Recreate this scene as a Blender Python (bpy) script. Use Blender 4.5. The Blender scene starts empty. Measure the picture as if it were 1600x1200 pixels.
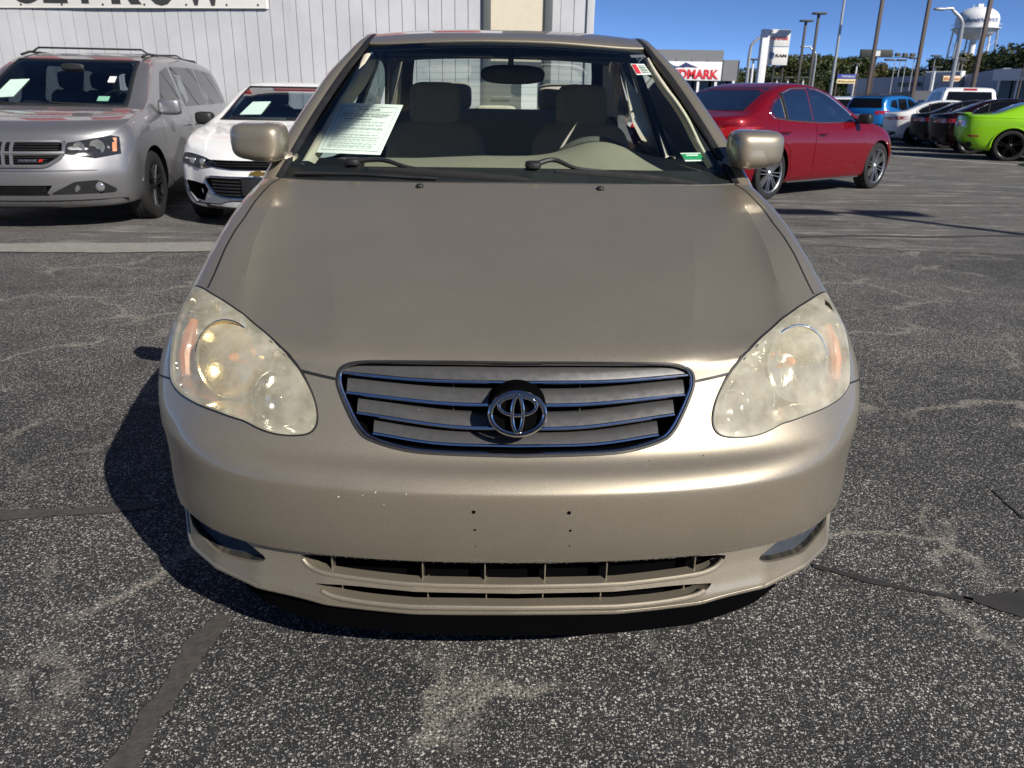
import bpy, bmesh, math, random
import numpy as np
from mathutils import Vector, Matrix, Euler
from mathutils.geometry import delaunay_2d_cdt
from mathutils.bvhtree import BVHTree

random.seed(7); rng = np.random.default_rng(7)
scene = bpy.context.scene
COL = scene.collection

# ------------------------------------------------------------------ camera
F = 1200.0; HC = 1.25; TH = math.atan(445/1200.0); RHO = math.radians(0.98)
_r = np.array([1., 0, 0]); _u = np.array([0, math.sin(TH), math.cos(TH)]); FW = np.array([0, math.cos(TH), -math.sin(TH)])
CR = math.cos(RHO)*_r + math.sin(RHO)*_u; CU = -math.sin(RHO)*_r + math.cos(RHO)*_u
CO = np.array([0, 0, HC])
cd = bpy.data.cameras.new('camera'); cam = bpy.data.objects.new('camera', cd); COL.objects.link(cam)
cd.sensor_width = 36; cd.lens = 36*F/1600; cd.clip_start = 0.05; cd.clip_end = 3000
mw = Matrix.Identity(4)
for i in range(3):
    mw[i][0] = CR[i]; mw[i][1] = CU[i]; mw[i][2] = -FW[i]; mw[i][3] = CO[i]
cam.matrix_world = mw
cd.dof.use_dof = True; cd.dof.focus_distance = 1.75; cd.dof.aperture_fstop = 11
scene.camera = cam

# ------------------------------------------------------------------ sky, sun, exposure
SUN = Vector((0.5320, -0.6229, 0.5736)).normalized()
world = bpy.data.worlds.new('World'); scene.world = world; world.use_nodes = True
wn = world.node_tree; wn.nodes.clear()
sky = wn.nodes.new('ShaderNodeTexSky'); sky.sky_type = 'NISHITA'; sky.sun_disc = False
sky.sun_elevation = math.asin(SUN.z); sky.sun_rotation = math.atan2(SUN.x, SUN.y)
sky.air_density = 0.36; sky.dust_density = 0.0; sky.ozone_density = 6.5; sky.altitude = 2000
bg = wn.nodes.new('ShaderNodeBackground'); bg.inputs[1].default_value = 0.115
wo = wn.nodes.new('ShaderNodeOutputWorld')
wn.links.new(sky.outputs[0], bg.inputs[0]); wn.links.new(bg.outputs[0], wo.inputs[0])
sl = bpy.data.lights.new('sun', 'SUN'); sl.energy = 5.0; sl.angle = math.radians(0.5); sl.color = (1, .945, .86)
so = bpy.data.objects.new('sun', sl); COL.objects.link(so)
so.rotation_euler = SUN.to_track_quat('Z', 'Y').to_euler()
scene.view_settings.view_transform = 'Standard'; scene.view_settings.look = 'None'
scene.view_settings.exposure = 0.30; scene.view_settings.gamma = 1; scene.view_settings.use_curve_mapping = False

# ------------------------------------------------------------------ pixel geometry (photo is 1600 x 1200)
def ray(u, v): return FW + CR*(u-800)/F + CU*(600-v)/F
def ground(u, v, z=0.0):
    d = ray(u, v); return CO + d*(z-HC)/d[2]
def at_d(u, v, y):
    d = ray(u, v); return CO + d*y/d[1]
YAW = math.radians(1.725); X0 = np.array([.015, 1.375, 0])
HM = np.array([[math.cos(YAW), -math.sin(YAW), 0], [math.sin(YAW), math.cos(YAW), 0], [0, 0, 1]])
HO = HM.T @ (CO - X0)
def hray(u, v): return HM.T @ ray(u, v)
def hx(u, v, x): d = hray(u, v); return HO + d*(x-HO[0])/d[0]
def hy(u, v, y): d = hray(u, v); return HO + d*(y-HO[1])/d[1]
def hz(u, v, z): d = hray(u, v); return HO + d*(z-HO[2])/d[2]
def hproj(P):
    q = P - HO; R = HM.T @ CR; U = HM.T @ CU; W = HM.T @ FW
    z = q @ W
    return np.stack([800+F*(q @ R)/z, 600-F*(q @ U)/z], -1)

# ------------------------------------------------------------------ object helpers
def tag(o, label, cat, group=None, kind=None):
    if label: o['label'] = label
    if cat: o['category'] = cat
    if group: o['group'] = group
    if kind: o['kind'] = kind
    return o
def empty(name, loc=(0, 0, 0), rz=0.0, label=None, cat=None, group=None):
    o = bpy.data.objects.new(name, None); COL.objects.link(o)
    o.location = loc; o.rotation_euler = (0, 0, rz); o.empty_display_size = .2
    return tag(o, label, cat, group)
def mk(name, verts, faces, mat, parent=None, ang=35, kind=None, smooth=True):
    me = bpy.data.meshes.new(name)
    me.from_pydata([tuple(map(float, v)) for v in verts], [], [tuple(int(i) for i in f) for f in faces])
    me.update()
    if smooth:
        me.polygons.foreach_set('use_smooth', [True]*len(me.polygons))
        try: me.set_sharp_from_angle(angle=math.radians(ang))
        except Exception: pass
    return put(name, me, mat, parent, kind)
def put(name, me, mat=None, parent=None, kind=None):
    o = bpy.data.objects.new(name, me); COL.objects.link(o)
    if mat is not None:
        me.materials.clear(); me.materials.append(mat)
    if parent is not None: o.parent = parent
    if kind: o['kind'] = kind
    return o
def copy_tree(o, parent=None):
    c = o.copy(); COL.objects.link(c)
    if parent is not None: c.parent = parent
    for ch in list(o.children): copy_tree(ch, c)
    return c

class MB:
    """collects shapes into one mesh"""
    def __init__(s): s.v = []; s.f = []
    def add(s, v, f):
        n = len(s.v); s.v += [tuple(map(float, p)) for p in v]; s.f += [tuple(i+n for i in q) for q in f]; return s
    def box(s, c, d, rz=0.0, rx=0.0, ry=0.0, b=0.0):
        c = Vector(c); h = [x/2 for x in d]; M = Euler((rx, ry, rz)).to_matrix()
        if b <= 0:
            v = [c + M @ Vector((sx*h[0], sy*h[1], sz*h[2])) for sx in (-1, 1) for sy in (-1, 1) for sz in (-1, 1)]
            f = [(0, 1, 3, 2), (4, 6, 7, 5), (0, 4, 5, 1), (2, 3, 7, 6), (0, 2, 6, 4), (1, 5, 7, 3)]
            return s.add(v, f)
        bm = bmesh.new(); bmesh.ops.create_cube(bm, size=1)
        for w in bm.verts: w.co = Vector((w.co.x*d[0], w.co.y*d[1], w.co.z*d[2]))
        bmesh.ops.bevel(bm, geom=bm.edges[:]+bm.verts[:], offset=b, segments=3, profile=.5, affect='EDGES')
        bm.verts.index_update()
        s.add([c + M @ w.co for w in bm.verts], [[w.index for w in q.verts] for q in bm.faces]); bm.free(); return s
    def tube(s, path, r, n=8, closed=False, cap=True, flat=1.0, up=None):
        P = [Vector(p) for p in path]; m = len(P); rr = r if hasattr(r, '__len__') else [r]*m
        base = len(s.v); prev = None
        for i in range(m):
            a = P[(i-1) % m] if (closed or i > 0) else P[i]; b = P[(i+1) % m] if (closed or i < m-1) else P[i]
            t = (b-a).normalized()
            if up is not None: x = Vector(up).cross(t)
            elif prev is None:
                x = t.cross(Vector((0, 0, 1)))
                if x.length < .1: x = t.cross(Vector((0, 1, 0)))
            else: x = prev - t*prev.dot(t)
            x.normalize(); prev = x; y = t.cross(x)
            for k in range(n):
                an = 2*math.pi*k/n
                s.v.append(tuple(P[i] + x*math.cos(an)*rr[i] + y*math.sin(an)*rr[i]*flat))
        for i in range(m if closed else m-1):
            for k in range(n):
                i2 = (i+1) % m
                s.f.append((base+i*n+k, base+i*n+(k+1) % n, base+i2*n+(k+1) % n, base+i2*n+k))
        if cap and not closed:
            s.f.append(tuple(base+k for k in range(n))[::-1]); s.f.append(tuple(base+(m-1)*n+k for k in range(n)))
        return s
    def lathe(s, prof, n=32, M=None, axis='z', closed=False):
        """prof: (r, h) pairs round an axis through the origin, placed by matrix M"""
        M = M or Matrix.Identity(4); base = len(s.v); m = len(prof)
        for (r, h) in prof:
            for k in range(n):
                a = 2*math.pi*k/n
                p = {'z': (r*math.cos(a), r*math.sin(a), h), 'x': (h, r*math.cos(a), r*math.sin(a)), 'y': (r*math.cos(a), h, r*math.sin(a))}[axis]
                s.v.append(tuple(M @ Vector(p)))
        for i in range(m if closed else m-1):
            for k in range(n):
                j = (i+1) % m
                s.f.append((base+i*n+k, base+i*n+(k+1) % n, base+j*n+(k+1) % n, base+j*n+k))
        return s
    def grid(s, fn, nu, nv):
        base = len(s.v)
        for j in range(nv+1):
            for i in range(nu+1): s.v.append(tuple(map(float, fn(i/nu, j/nv))))
        for j in range(nv):
            for i in range(nu):
                a = base+j*(nu+1)+i; s.f.append((a, a+1, a+nu+2, a+nu+1))
        return s
    def prism(s, poly, z0, z1, fn=lambda x, y, z: (x, y, z)):
        n = len(poly); b = len(s.v)
        s.v += [tuple(map(float, fn(p[0], p[1], z0))) for p in poly] + [tuple(map(float, fn(p[0], p[1], z1))) for p in poly]
        s.f.append(tuple(range(b, b+n))[::-1]); s.f.append(tuple(range(b+n, b+2*n)))
        for i in range(n): s.f.append((b+i, b+(i+1) % n, b+n+(i+1) % n, b+n+i))
        return s
    def blob(s, c, h, e=0.6, e2=None, n=24, m=16, M=None):
        """superellipsoid, e < 1 is boxy"""
        e2 = e2 or e; base = len(s.v); M = M or Matrix.Identity(3); c = Vector(c)
        def pw(a, k): return math.copysign(abs(a)**k, a)
        for j in range(m+1):
            ph = -math.pi/2 + math.pi*j/m
            for i in range(n):
                t = 2*math.pi*i/n
                p = Vector((h[0]*pw(math.cos(ph), e2)*pw(math.cos(t), e), h[1]*pw(math.cos(ph), e2)*pw(math.sin(t), e), h[2]*pw(math.sin(ph), e2)))
                s.v.append(tuple(c + M @ p))
        for j in range(m):
            for i in range(n): s.f.append((base+j*n+i, base+j*n+(i+1) % n, base+(j+1)*n+(i+1) % n, base+(j+1)*n+i))
        return s
    def build(s, name, mat, parent=None, ang=35, kind=None, smooth=True):
        return mk(name, s.v, s.f, mat, parent, ang, kind, smooth)

def resample(pts, step, closed=False):
    P = [np.array(p, float) for p in pts]
    if closed: P = P+[P[0]]
    out = []
    for a, b in zip(P[:-1], P[1:]):
        n = max(1, int(math.ceil(np.linalg.norm(b-a)/step)))
        for k in range(n): out.append(a+(b-a)*k/n)
    if not closed: out.append(P[-1])
    return np.array(out)
def catmull(pts, n=6, closed=False):
    P = [np.array(p, float) for p in pts]; m = len(P); out = []
    for i in range(m if closed else m-1):
        p1 = P[i]; p2 = P[(i+1) % m]
        p0 = P[(i-1) % m] if (closed or i > 0) else 2*p1-p2
        p3 = P[(i+2) % m] if (closed or i < m-2) else 2*p2-p1
        for k in range(n):
            t = k/n
            out.append(.5*((2*p1)+(-p0+p2)*t+(2*p0-5*p1+4*p2-p3)*t*t+(-p0+3*p1-3*p2+p3)*t**3))
    if not closed: out.append(P[-1])
    return np.array(out)
def chaikin(pts, it=2, closed=True):
    P = [np.array(p, float) for p in pts]
    for _ in range(it):
        Q = [] if closed else [P[0]]
        m = len(P)
        for i in range(m if closed else m-1):
            a, b = P[i], P[(i+1) % m]; Q += [a*.75+b*.25, a*.25+b*.75]
        if not closed: Q.append(P[-1])
        P = Q
    return np.array(P)
def rnd(poly, r=.06, n=3):
    """round the corners of an outline by a fixed radius"""
    P = [np.array(p, float) for p in poly]; m = len(P); out = []
    for i in range(m):
        a, b, c = P[i-1], P[i], P[(i+1) % m]; la, lc = np.linalg.norm(a-b), np.linalg.norm(c-b)
        p = b+(a-b)/la*min(r, la*.42); q = b+(c-b)/lc*min(r, lc*.42)
        for k in range(n+1):
            t = k/n; out.append(p*(1-t)**2+2*b*t*(1-t)+q*t*t)
    return np.array(out)
def pip(poly, X, Y):
    """points in polygon, vectorised"""
    c = np.zeros(len(X), bool); n = len(poly); j = n-1
    for i in range(n):
        xi, yi = poly[i]; xj, yj = poly[j]
        t = ((yi > Y) != (yj > Y)) & (X < (xj-xi)*(Y-yi)/((yj-yi) if yj != yi else 1e-12)+xi)
        c ^= t; j = i
    return c
def cdt(curves, pts):
    """curves: list of (array, closed). returns 2D verts and triangles conforming to the curves"""
    V = []; E = []
    for c, cl in curves:
        b = len(V); V += [Vector((float(p[0]), float(p[1]))) for p in c]; n = len(c)
        E += [(b+i, b+(i+1) % n) for i in range(n if cl else n-1)]
    V += [Vector((float(p[0]), float(p[1]))) for p in pts]
    r = delaunay_2d_cdt(V, E, [], 0, 1e-6)
    return np.array([(v.x, v.y) for v in r[0]]), [tuple(f) for f in r[2]]
def far_from(pts, curves, d):
    """keep the grid points that lie farther than d from every curve point"""
    C = np.concatenate([c for c in curves]); keep = np.ones(len(pts), bool)
    for k in range(0, len(pts), 2000):
        D = ((pts[k:k+2000, None, :]-C[None])**2).sum(-1).min(1); keep[k:k+2000] = D > d*d
    return pts[keep]

# ------------------------------------------------------------------ materials
def lin(c):
    return tuple(((x/255)/12.92 if x/255 <= .04045 else ((x/255+.055)/1.055)**2.4) for x in c)+(1.0,)
class NT:
    def __init__(s, m): s.t = m.node_tree; s.t.nodes.clear(); s.n = s.t.nodes; s.l = s.t.links
    def new(s, ty, **k):
        o = s.n.new('ShaderNode'+ty)
        for a, b in k.items():
            if a.startswith('i_'):
                key = a[2:]; key = int(key) if key.isdigit() else key.replace('_', ' ')
                if isinstance(b, bpy.types.NodeSocket): s.l.new(b, o.inputs[key])
                else: o.inputs[key].default_value = b
            else: setattr(o, a, b)
        return o
    def link(s, a, b): s.l.new(a, b)
    def ramp(s, fac, stops, interp='LINEAR'):
        r = s.new('ValToRGB', i_0=fac); r.color_ramp.interpolation = interp
        while len(r.color_ramp.elements) < len(stops): r.color_ramp.elements.new(.5)
        for e, (p, c) in zip(r.color_ramp.elements, stops):
            e.position = p; e.color = c if len(c) == 4 else tuple(c)+(1,)
        return r.outputs[0]
    def mix(s, fac, a, b, blend='MIX'):
        m = s.new('Mix', data_type='RGBA', blend_type=blend)
        for sock, val in ((m.inputs[0], fac), (m.inputs[6], a), (m.inputs[7], b)):
            if isinstance(val, bpy.types.NodeSocket): s.l.new(val, sock)
            else: sock.default_value = val
        return m.outputs[2]
    def math(s, op, a, b=0.0, clamp=False):
        m = s.new('Math', operation=op); m.use_clamp = clamp
        for i, val in enumerate((a, b)):
            if isinstance(val, bpy.types.NodeSocket): s.l.new(val, m.inputs[i])
            else: m.inputs[i].default_value = val
        return m.outputs[0]
    def maprange(s, v, a, b, c=0., d=1., smooth=True):
        m = s.new('MapRange', i_0=v, i_1=a, i_2=b, i_3=c, i_4=d)
        m.interpolation_type = 'SMOOTHSTEP' if smooth else 'LINEAR'; return m.outputs[0]
    def noise(s, vec, scale, detail=3, rough=.55, dist=0.0):
        return s.new('TexNoise', i_Vector=vec, i_Scale=scale, i_Detail=detail, i_Roughness=rough, i_Distortion=dist).outputs[0]
    def out(s, sh): o = s.new('OutputMaterial'); s.l.new(sh, o.inputs[0])
def newmat(name):
    m = bpy.data.materials.new(name); m.use_nodes = True; return m, NT(m)
def rgba(c): return tuple(c)+(1.0,) if len(c) == 3 else tuple(c)
def pm(name, col, rough=.5, metal=0., coat=0., coat_rough=.03, var=.12, vscale=18., bump=0., bscale=120., spec=.5):
    """a plain surface with a little unevenness in colour, gloss and relief"""
    m, t = newmat(name); tc = t.new('TexCoord'); v = tc.outputs['Object']
    n = t.noise(v, vscale, 4, .6)
    c = t.mix(n, rgba([x*(1-var) for x in col[:3]]), rgba([min(1, x*(1+var)) for x in col[:3]]))
    p = t.new('BsdfPrincipled', i_Base_Color=c, i_Metallic=metal, i_Coat_Weight=coat, i_Coat_Roughness=coat_rough)
    p.inputs['Specular IOR Level'].default_value = spec
    t.link(t.maprange(n, .25, .75, max(0, rough*.85), min(1, rough*1.15)), p.inputs['Roughness'])
    if bump > 0:
        b = t.new('Bump', i_Strength=bump, i_Distance=.002, i_Height=t.noise(v, bscale, 3)); t.link(b.outputs[0], p.inputs['Normal'])
    t.out(p.outputs[0]); return m
def paint(name, col, metal=.5, rough=.38, flake=.10, coat=1.0, dust=.0, spec=.5):
    m, t = newmat(name); tc = t.new('TexCoord'); v = tc.outputs['Object']
    fl = t.noise(v, 700, 2, .7); big = t.noise(v, 2.5, 3)
    c = t.mix(t.maprange(fl, .3, .7), rgba([x*(1-flake) for x in col]), rgba([min(1, x*(1+flake)) for x in col]))
    dn = t.maprange(t.math('MULTIPLY', t.noise(v, 6, 5, .65), big), .12, .45, 0, dust)
    c = t.mix(dn, c, (.42, .38, .32, 1))
    p = t.new('BsdfPrincipled', i_Base_Color=c, i_Coat_Weight=coat, i_Metallic=metal)
    p.inputs['Specular IOR Level'].default_value = spec
    t.link(t.math('ADD', t.maprange(fl, .3, .7, rough-.05, rough+.05), dn), p.inputs['Roughness'])
    t.link(t.maprange(big, .3, .7, .03, .075), p.inputs['Coat Roughness'])
    t.out(p.outputs[0]); return m
def glass(name, tint=(.8, .9, .87), rough=.0, refl=1.0, spots=0.0):
    m, t = newmat(name)
    tr = t.new('BsdfTransparent', i_Color=rgba(tint)); gl = t.new('BsdfGlossy', i_Color=(1, 1, 1, 1), i_Roughness=.015+rough)
    fr = t.new('Fresnel', i_IOR=1.5)
    fac = t.math('MULTIPLY', fr.outputs[0], refl, True)
    mx = t.new('MixShader', i_0=fac, i_1=tr.outputs[0], i_2=gl.outputs[0])
    if spots > 0:
        tc = t.new('TexCoord'); df = t.new('BsdfDiffuse', i_Color=(.5, .5, .48, 1))
        k = t.maprange(t.noise(tc.outputs['Object'], 5, 6, .7), .42, .8, 0, spots)
        mx = t.new('MixShader', i_0=k, i_1=mx.outputs[0], i_2=df.outputs[0])
    t.out(mx.outputs[0]); return m

MT = {}
MT['gold'] = paint('champagne_paint', (.322, .284, .218), .64, .43, .16, .9, .05)
MT['black_plastic'] = pm('black_plastic', (.012, .012, .013), .5, bump=.15, bscale=900)
MT['dark'] = pm('dark_void', (.003, .003, .0035), 1.0, spec=.0)
MT['rubber'] = pm('rubber', (.011, .011, .0115), .8, bump=.3, bscale=300)
MT['seal'] = pm('seal_rubber', (.012, .012, .013), .55)
MT['chrome'] = pm('chrome', (.62, .62, .63), .11, 1.0, var=.03)
MT['silver_plastic'] = pm('silver_grille_plastic', (.105, .103, .102), .36, .5, var=.08, vscale=60)
MT['slate_plastic'] = pm('slate_plastic', (.028, .034, .043), .5, bump=.3, bscale=700)
MT['alloy'] = pm('alloy', (.5, .5, .51), .3, .9, var=.05)
MT['black_alloy'] = pm('black_alloy', (.03, .03, .032), .3, .6, var=.05)
MT['steel'] = pm('steel_wheel', (.3, .3, .31), .4, .7)
MT['reflector'] = pm('reflector', (.85, .84, .8), .16, 1.0, var=.05, bump=.5, bscale=90)
MT['amber_glow_reflector'] = pm('amber_glow_reflector', (.80, .60, .34), .22, .9, var=.35, vscale=22, bump=.5, bscale=90)
MT['beige'] = pm('beige_trim', (.58, .53, .42), .75, bump=.2, bscale=900)
MT['dash'] = pm('dash_vinyl', (.29, .265, .20), .8, bump=.3, bscale=1200, var=.08)
MT['seat'] = pm('seat_cloth', (.46, .41, .35), .95, bump=.4, bscale=900)
MT['carpet'] = pm('carpet', (.06, .056, .05), .95)
MT['headliner'] = pm('headliner', (.22, .21, .19), .95)
MT['glass'] = glass('windscreen_glass', (.88, .955, .925), 0, 1.0, .0)
MT['glass_side'] = glass('side_glass', (.42, .52, .50), 0, 1.0)
MT['glass_tint'] = glass('tinted_glass', (.30, .33, .34), 0, 1.3)
MT['glass_dark'] = pm('dark_glass', (.006, .007, .009), .04, 0, coat=.0, var=.05, spec=.35)
MT['white'] = pm('white_paint', (.78, .78, .77), .35, coat=.8, var=.03)
MT['red_lamp'] = pm('red_lamp', (.35, .012, .015), .15, coat=1)
MT['amber'] = pm('amber_lamp', (.75, .22, .03), .2, coat=.6)
MT['orange'] = pm('orange_lens', (.62, .20, .09), .35, coat=.5)
MT['lampglass'] = pm('lamp_glass', (.35, .36, .37), .1, .6, coat=1, var=.4, vscale=35)
MT['smoke'] = pm('smoked_lamp', (.03, .03, .032), .1, .2, coat=1, var=.4, vscale=30)
MT['gold_badge'] = pm('gold_badge', (.7, .48, .12), .25, .9)
MT['ink'] = pm('ink', (.03, .03, .03), .6)
MT['paper'] = pm('paper', (.80, .80, .78), .8, var=.03)
# ================================================================== ground
def asphalt(name, far=False):
    m, t = newmat(name); tc = t.new('TexCoord'); v = tc.outputs['Object']
    vw = t.new('VectorMath', operation='ADD', i_0=v); t.link(t.new('VectorMath', operation='SCALE', i_0=t.new('TexNoise', i_Vector=v, i_Scale=95.0, i_Detail=3.0).outputs[1], i_Scale=.011).outputs[0], vw.inputs[1]); vv = vw.outputs[0]
    big = t.noise(v, .55, 4, .6); mid = t.noise(v, 3.2, 5, .62)
    patch = t.math('ADD', t.math('MULTIPLY', big, .6), t.math('MULTIPLY', mid, .4))
    def stones(scale, lo, hi, thr):
        vo = t.new('TexVoronoi', distance='MANHATTAN', i_Vector=vv, i_Scale=scale); d = vo.outputs[0]
        sep = t.new('SeparateColor', i_0=vo.outputs[1])
        shape = t.maprange(d, lo, hi, 1, 0)
        keep = t.math('GREATER_THAN', sep.outputs[0], thr)
        return t.math('MULTIPLY', shape, keep), sep.outputs[1], sep.outputs[2]
    s1, r1, g1 = stones(112 if not far else 70, .36, .66, .47); s2, r2, g2 = stones(200, .34, .66, .36); s3, r3, g3 = stones(360, .34, .7, .5)
    binder = t.mix(t.maprange(patch, .35, .65), (.008, .0085, .011, 1), (.024, .0235, .024, 1))
    c1 = t.mix(r1, (.10, .098, .092, 1), (.90, .875, .81, 1)); c1 = t.mix(t.math('MULTIPLY', g1, .35), c1, (.36, .27, .19, 1))
    c2 = t.mix(r2, (.07, .068, .064, 1), (.80, .775, .71, 1))
    cov = t.maprange(patch, .36, .66, .45, 1.0)
    col = t.mix(t.math('MULTIPLY', s3, t.math('MULTIPLY', cov, .8)), binder, t.mix(r3, (.05, .05, .048, 1), (.40, .385, .35, 1))); col = t.mix(t.math('MULTIPLY', s2, cov), col, c2); col = t.mix(t.math('MULTIPLY', s1, cov), col, c1)
    # sandy veins along old cracks, dusty patches
    dv = t.new('VectorMath', operation='ADD', i_0=v); t.link(t.new('VectorMath', operation='SCALE', i_0=t.new('TexNoise', i_Vector=v, i_Scale=2.6, i_Detail=5.0).outputs[1], i_Scale=.55).outputs[0], dv.inputs[1])
    ve = t.new('TexVoronoi', feature='DISTANCE_TO_EDGE', i_Vector=dv.outputs[0], i_Scale=1.15)
    vein = t.math('MULTIPLY', t.maprange(ve.outputs[0], .0, .036, 1, 0), t.maprange(t.noise(v, 1.4, 3), .42, .58))
    grit = t.maprange(t.noise(v, 130, 3, .7), .40, .62)
    col = t.mix(t.math('MULTIPLY', vein, t.math('MULTIPLY', grit, .62)), col, (.50, .455, .37, 1))
    dust = t.math('MULTIPLY', t.maprange(t.noise(v, 1.1, 6, .68), .58, .80, 0, .10), t.maprange(t.noise(v, 170, 2), .38, .6))
    col = t.mix(dust, col, (.42, .385, .33, 1))
    if far:
        mp = t.new('Mapping', i_Vector=v); mp.inputs['Scale'].default_value = (.22, 1.1, 1); mp.inputs['Rotation'].default_value = (0, 0, .12)
        st = t.noise(mp.outputs[0], 1.3, 7, .70); st2 = t.noise(mp.outputs[0], 3.6, 8, .75)
        col = t.mix(t.maprange(st, .34, .66, .9, .35), col, t.mix(st2, (.045, .045, .046, 1), (.20, .19, .17, 1)))
        col = t.mix(t.maprange(st2, .53, .66, 0, .85), col, (.36, .34, .305, 1))
        col = t.mix(t.maprange(st2, .45, .34, 0, .9), col, (.016, .016, .017, 1))
    p = t.new('BsdfPrincipled', i_Base_Color=col)
    t.link(t.math('SUBTRACT', .92, t.math('MULTIPLY', s1, .32)), p.inputs['Roughness'])
    h = t.math('ADD', t.math('MULTIPLY', s1, .9), t.math('ADD', t.math('MULTIPLY', s2, .5), t.math('MULTIPLY', t.noise(v, 420, 2), .25)))
    b = t.new('Bump', i_Strength=.7, i_Distance=.0035, i_Height=h); t.link(b.outputs[0], p.inputs['Normal'])
    t.out(p.outputs[0]); return m
mb = MB(); mb.add([(-900, -300, 0), (900, -300, 0), (900, 1500, 0), (-900, 1500, 0)], [(0, 1, 2, 3)])
mb.build('ground', asphalt('old_asphalt'), None, kind='structure', smooth=False)
def ragged(pts, w, amp, seed, step=.02):
    """outline of a strip of uneven width along a ground path"""
    r = np.random.default_rng(seed); P = resample(pts, step); T = np.gradient(P[:, :2], axis=0); T /= np.linalg.norm(T, axis=1, keepdims=True)
    Nn = np.stack([-T[:, 1], T[:, 0]], -1); n = len(P)
    def wob():
        a = np.convolve(r.normal(size=n+40), np.ones(9)/9, 'same')[20:20+n]; b = r.normal(size=n)*.25; return (a*1.6+b)*amp
    ww = np.interp(np.linspace(0, 1, n), np.linspace(0, 1, len(w)), w) if hasattr(w, '__len__') else np.full(n, w)
    return P[:, :2]+Nn*(ww/2+wob())[:, None], P[:, :2]-Nn*(ww/2+wob())[:, None]
def strip(name, pts, w, amp, z, mat, seed=1, step=.02):
    L, R = ragged(pts, w, amp, seed, step); n = len(L)
    v = [(p[0], p[1], z) for p in L]+[(p[0], p[1], z) for p in R]
    return mk(name, v, [(i, n+i, n+i+1, i+1) for i in range(n-1)], mat, None, kind='structure', smooth=False)
lane_pts = [ground(-120, 392), ground(330, 391), ground(700, 393), ground(1275, 384), ground(1420, 392), ground(1700, 402)]
L_ = resample(lane_pts, .15); wob = np.convolve(rng.normal(size=len(L_)), np.ones(7)/7, 'same')*.10
v = [(p[0], p[1]+d, .004) for p, d in zip(L_, wob)]+[(p[0]*1.0, p[1]+40, .004) for p in L_]; n = len(L_)
v = [(-80, 6.5, .004), (-80, 48, .004)]+v+[(120, 7.4, .004), (120, 48, .004)]
mk('pavement_lane', v, [(0, 2, 2+n, 1)]+[(2+i, 3+i, 3+n+i, 2+n+i) for i in range(n-1)]+[(1+n, 2+2*n, 3+2*n, 1+2*n)], asphalt('worn_asphalt', True), None, kind='structure', smooth=False)
tar = pm('tar', (.060, .054, .048), .75, var=.55, vscale=45, bump=1.0, bscale=110)
strip('crack_seal', [ground(352, 962), ground(318, 1000), ground(290, 1045), ground(262, 1090), ground(215, 1160), ground(170, 1230)], [.035, .05, .04, .06, .055, .07], .012, .004, tar, 3)
strip('crack_seal', [ground(-40, 806), ground(40, 802), ground(100, 803), ground(170, 797), ground(240, 790)], [.055, .06, .04, .05, .03], .008, .004, tar, 4)
strip('crack_seal', [ground(1270, 884), ground(1340, 903), ground(1440, 925), ground(1520, 938)], [.02, .035, .03, .025], .010, .004, pm('tar_dark', (.028, .026, .025), .8, var=.4, vscale=12), 5)
strip('crack_seal', [ground(1505, 935), ground(1540, 940), ground(1580, 946), ground(1660, 952)], [.02, .09, .12, .13], .016, .004, bpy.data.materials['tar_dark'], 6)
strip('crack_seal', [ground(1540, 758), ground(1565, 780), ground(1600, 812)], [.006, .016, .012], .006, .004, bpy.data.materials['tar_dark'], 8)
strip('crack_seal', [ground(1225, 372), ground(1330, 369), ground(1450, 371), ground(1640, 368)], .10, .02, .008, pm('old_tar', (.05, .048, .046), .8, var=.4), 9, .06)
conc = pm('faded_line', (.25, .24, .215), .85, var=.4, vscale=14, bump=.3)
strip('concrete_strip', [ground(-60, 388), ground(160, 388), ground(360, 386), ground(700, 388)], [.40, .46, .42], .03, .008, conc, 10, .06)
# ================================================================== the gold sedan (its own frame: Y back from the bumper, X right, Z up)
hero = empty('sedan', X0, YAW, 'champagne gold sedan facing the camera with cloudy headlights and no front plate', 'car')

BX = np.array([0, .22, .42, .58, .70, .79, .838, .855]); BY = np.array([0, .008, .036, .085, .16, .25, .34, .48])
GB = BY/BY[6]; GH = np.array([0, .07, .22, .40, .58, .80, 1.0, 1.35])
# rows of the nose: centre y, centre z, shoulder x, y, z, blend of hood-like spread
ROWS = [(.018, .330, .829, .335, .320, 0), (.007, .375, .834, .335, .37, 0), (.0, .44, .834, .338, .44, 0), (.0, .488, .838, .34, .490, 0),
        (.004, .503, .842, .343, .507, 0), (.016, .517, .846, .346, .524, 0), (.038, .533, .848, .352, .548, .05), (.075, .553, .852, .365, .582, .1),
        (.107, .62, .850, .39, .645, .2), (.135, .685, .839, .43, .70, .3), (.158, .733, .826, .48, .750, .4), (.30, .785, .810, .57, .808, .6),
        (.50, .845, .802, .715, .874, .8), (.78, .925, .80, .91, .930, 1), (1.05, 1.003, .80, 1.13, .972, 1), (1.13, 1.024, .80, 1.20, .981, 1)]
XS = np.array([0, .22, .42, .58, .70, .782]); XH = np.array([0, .20, .38, .53, .64, .735])
Z5 = ([.25, .315, .35, .41, .451, .515, .602, .692, .787, .891, 1.054, 1.152], [.60, .66, .735, .792, .813, .838, .878, .910, .933, .962, .993, 1.011])
Z6 = ([.40, .48, .545, .695, .793, .88, 1.0, 1.17, 1.31], [.69, .755, .804, .868, .901, .927, .954, .979, 1.0])
net = []
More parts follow.
